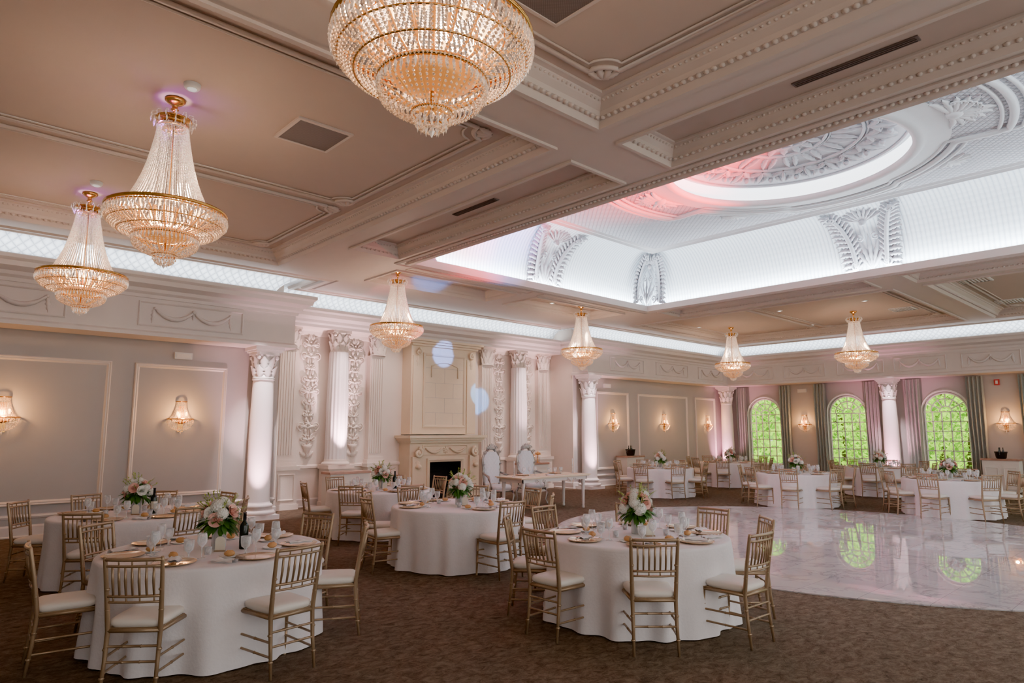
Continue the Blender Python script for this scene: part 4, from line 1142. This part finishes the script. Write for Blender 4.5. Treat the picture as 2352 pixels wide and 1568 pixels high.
def bucket(x,y,z):
    R=root('ice_bucket',(x,y,z));top(R,'black ice bucket with dark bottles on cabinet','ice bucket','ice buckets')
    b=MB();b.lathe([(.001,0),(.1,0),(.13,.02),(.16,.2),(.17,.21),(.165,.19),(.11,.03),(.001,.02)],20);b.obj('bucket_body','black',R)
    for sg in(-1,1):
        b=MB();b.tube([(sg*.16,0,.17),(sg*.2,0,.19),(sg*.2,0,.13),(sg*.155,0,.12)],.008,6)
        b.obj('bucket_handle','silver',R)
    for k in range(3):
        a=k*2.1+.5;b=MB();b.lathe([(.03,0),(.03,.14),(.012,.2),(.012,.27),(.001,.27)],10,(.06*cos(a),.06*sin(a),.06));b.obj('bottle','wine',R)
bucket(18.1,13.68,.95);bucket(24.15,4.7,.95)
for k in range(3):
    R=root('dessert_stand',(13.65+.25*k,14.1,.84));top(R,'gold footed dessert stand with treats','dessert stand','dessert stands')
    b=MB();b.lathe([(.001,0),(.05,0),(.05,.01),(.012,.02),(.01,.12+.05*k),(.1,.13+.05*k),(.105,.15+.05*k),(.001,.14+.05*k)],18);b.obj('stand','gold',R)
    b=MB()
    for j in range(6): b.ball((.055*cos(j*1.05),.055*sin(j*1.05),.165+.05*k),.03,7,5)
    b.ball((0,0,.19+.05*k),.035,7,5);b.obj('treats','bread',R)

# ------------------------------------------------------------ lights
def area(name,loc,rot,sx,sy,e,col=(1,1,1)):
    l=bpy.data.lights.new(name,'AREA');l.shape='RECTANGLE';l.size=sx;l.size_y=sy;l.energy=e;l.color=col
    o=bpy.data.objects.new(name,l);o.location=loc;o.rotation_euler=rot;COL.objects.link(o);return o
def point(name,loc,e,col,r=.05):
    l=bpy.data.lights.new(name,'POINT');l.energy=e;l.color=col;l.shadow_soft_size=r
    o=bpy.data.objects.new(name,l);o.location=loc;COL.objects.link(o)
def spot(name,loc,tgt,e,col,ang,blend=.5,r=.03):
    l=bpy.data.lights.new(name,'SPOT');l.energy=e;l.color=col;l.spot_size=radians(ang);l.spot_blend=blend;l.shadow_soft_size=r
    o=bpy.data.objects.new(name,l);o.location=loc;d=Vector(tgt)-Vector(loc);o.rotation_euler=d.to_track_quat('-Z','Y').to_euler();COL.objects.link(o)
CW=(.82,.92,1)
UP=(pi,0,0)
cy_=(OY0+OY1)/2;cx_=(OX0+OX1)/2
LE=400
area('cove_light',(OX0-.1,cy_,5.09),UP,.08,OY1-OY0,LE*.85,CW);area('cove_light',(OX1+.1,cy_,5.09),UP,.08,OY1-OY0,LE*1.15,CW)
area('cove_light',(cx_,OY1+.1,5.09),UP,OX1-OX0,.08,LE*.75,CW);area('cove_light',(cx_,OY0-.1,5.09),UP,OX1-OX0,.08,LE*.7,CW)
area('cove_light',((X0+6.1)/2,13.42,4.61),UP,8.8,.12,115,CW);area('cove_light',(10.85,14.57,4.61),UP,9.2,.12,120,CW)
area('cove_light',(19.8,13.42,4.61),UP,8.2,.12,115,CW);area('cove_light',(24.07,5,4.61),UP,.12,16.5,230,CW)
for (x,y) in CHP: point('chandelier_light',(x,y,CZ-1.25),175,(1,.74,.54),.12)
for (x,y) in CHP[1:3]: point('party_glow',(x-.12,y,CZ-.3),16,(.5,.1,1),.03)  # purple lamp added at each crown to imitate a reflected glint
for p in scl: point('sconce_light',p,40,(1,.46,.14),.04)
PK=(1,.55,.62)
for (x,y) in COLP[:2]:
    spot('column_light',(x-.5,y-1.3,4.9),(x,y,1.6),1900,(1,.82,.85),28,.8)
    spot('uplight',(x-.3,y-.75,.08),(x,y,2.2),1000,PK,55,.9)
for (x,y) in COLP[2:4]:
    spot('column_light',(x-1.3,y-.4,4.9),(x,y,1.6),2400,(1,.74,.82),26,.8)
    spot('uplight',(x-.75,y-.1,.08),(x+.2,y,2.2),1000,(1,.36,.52),70,.9)
for x in CX:
    spot('uplight',(x,13.95,.9),(x,14.62,2.9),1700,(1,.60,.66),52,.9)
    spot('downlight',(x,13.7,4.7),(x,14.5,1.8),500,(1,.76,.76),46,.8)
for x in (6.9,9.3,12.5,14.9): spot('downlight',(x,13.3,4.8),(x,14.9,2.2),220,(1,.74,.68),70,.9)  # unseen warm pink spots added to brighten the alcove wall
spot('gobo_light',(9.2,8.6,4.8),(10.9,14.5,3.85),7500,(.15,.30,1),6.8,.3)
spot('gobo_light',(9.2,8.6,4.8),(12.3,14.6,2.75),7500,(.08,.38,1),6,.3)
spot('party_light',(12.6,3.2,3.0),(9.7,6.9,6.3),15000,(1,.015,.02),52,1)
spot('party_light',(9.0,6.2,3.0),(9.3,10.0,5.7),5000,(.08,.28,1),26,1)
spot('party_light',(11.2,7.6,3.0),(8.4,10.2,5.6),5500,(1,.05,.10),24,1)
spot('party_light',(8.0,9.6,2.5),(8.6,11.7,5.1),1300,(.03,.25,1),20,.6)
spot('party_light',(8.6,9.2,2.5),(7.6,12.9,5.0),1000,(1,.15,.25),22,.8)
w=bpy.data.worlds.new('World');S.world=w;w.use_nodes=True
bg=w.node_tree.nodes['Background'];bg.inputs[0].default_value=(1,.965,.93,1);bg.inputs[1].default_value=3.1
l=bpy.data.lights.new('sun','SUN');l.energy=6;l.angle=.02;l.color=(1,.95,.85);o=bpy.data.objects.new('sun',l);COL.objects.link(o)
o.rotation_euler=Vector((cos(radians(50)),0,-sin(radians(50)))).to_track_quat('-Z','Y').to_euler()
# ------------------------------------------------------------ camera
c=bpy.data.cameras.new('Camera');c.sensor_width=36;c.lens=36*1520/2352;c.clip_start=.05;c.clip_end=200
o=bpy.data.objects.new('Camera',c);o.location=(0,0,1.78);o.rotation_euler=(radians(97.65),0,radians(-42.9));COL.objects.link(o);S.camera=o
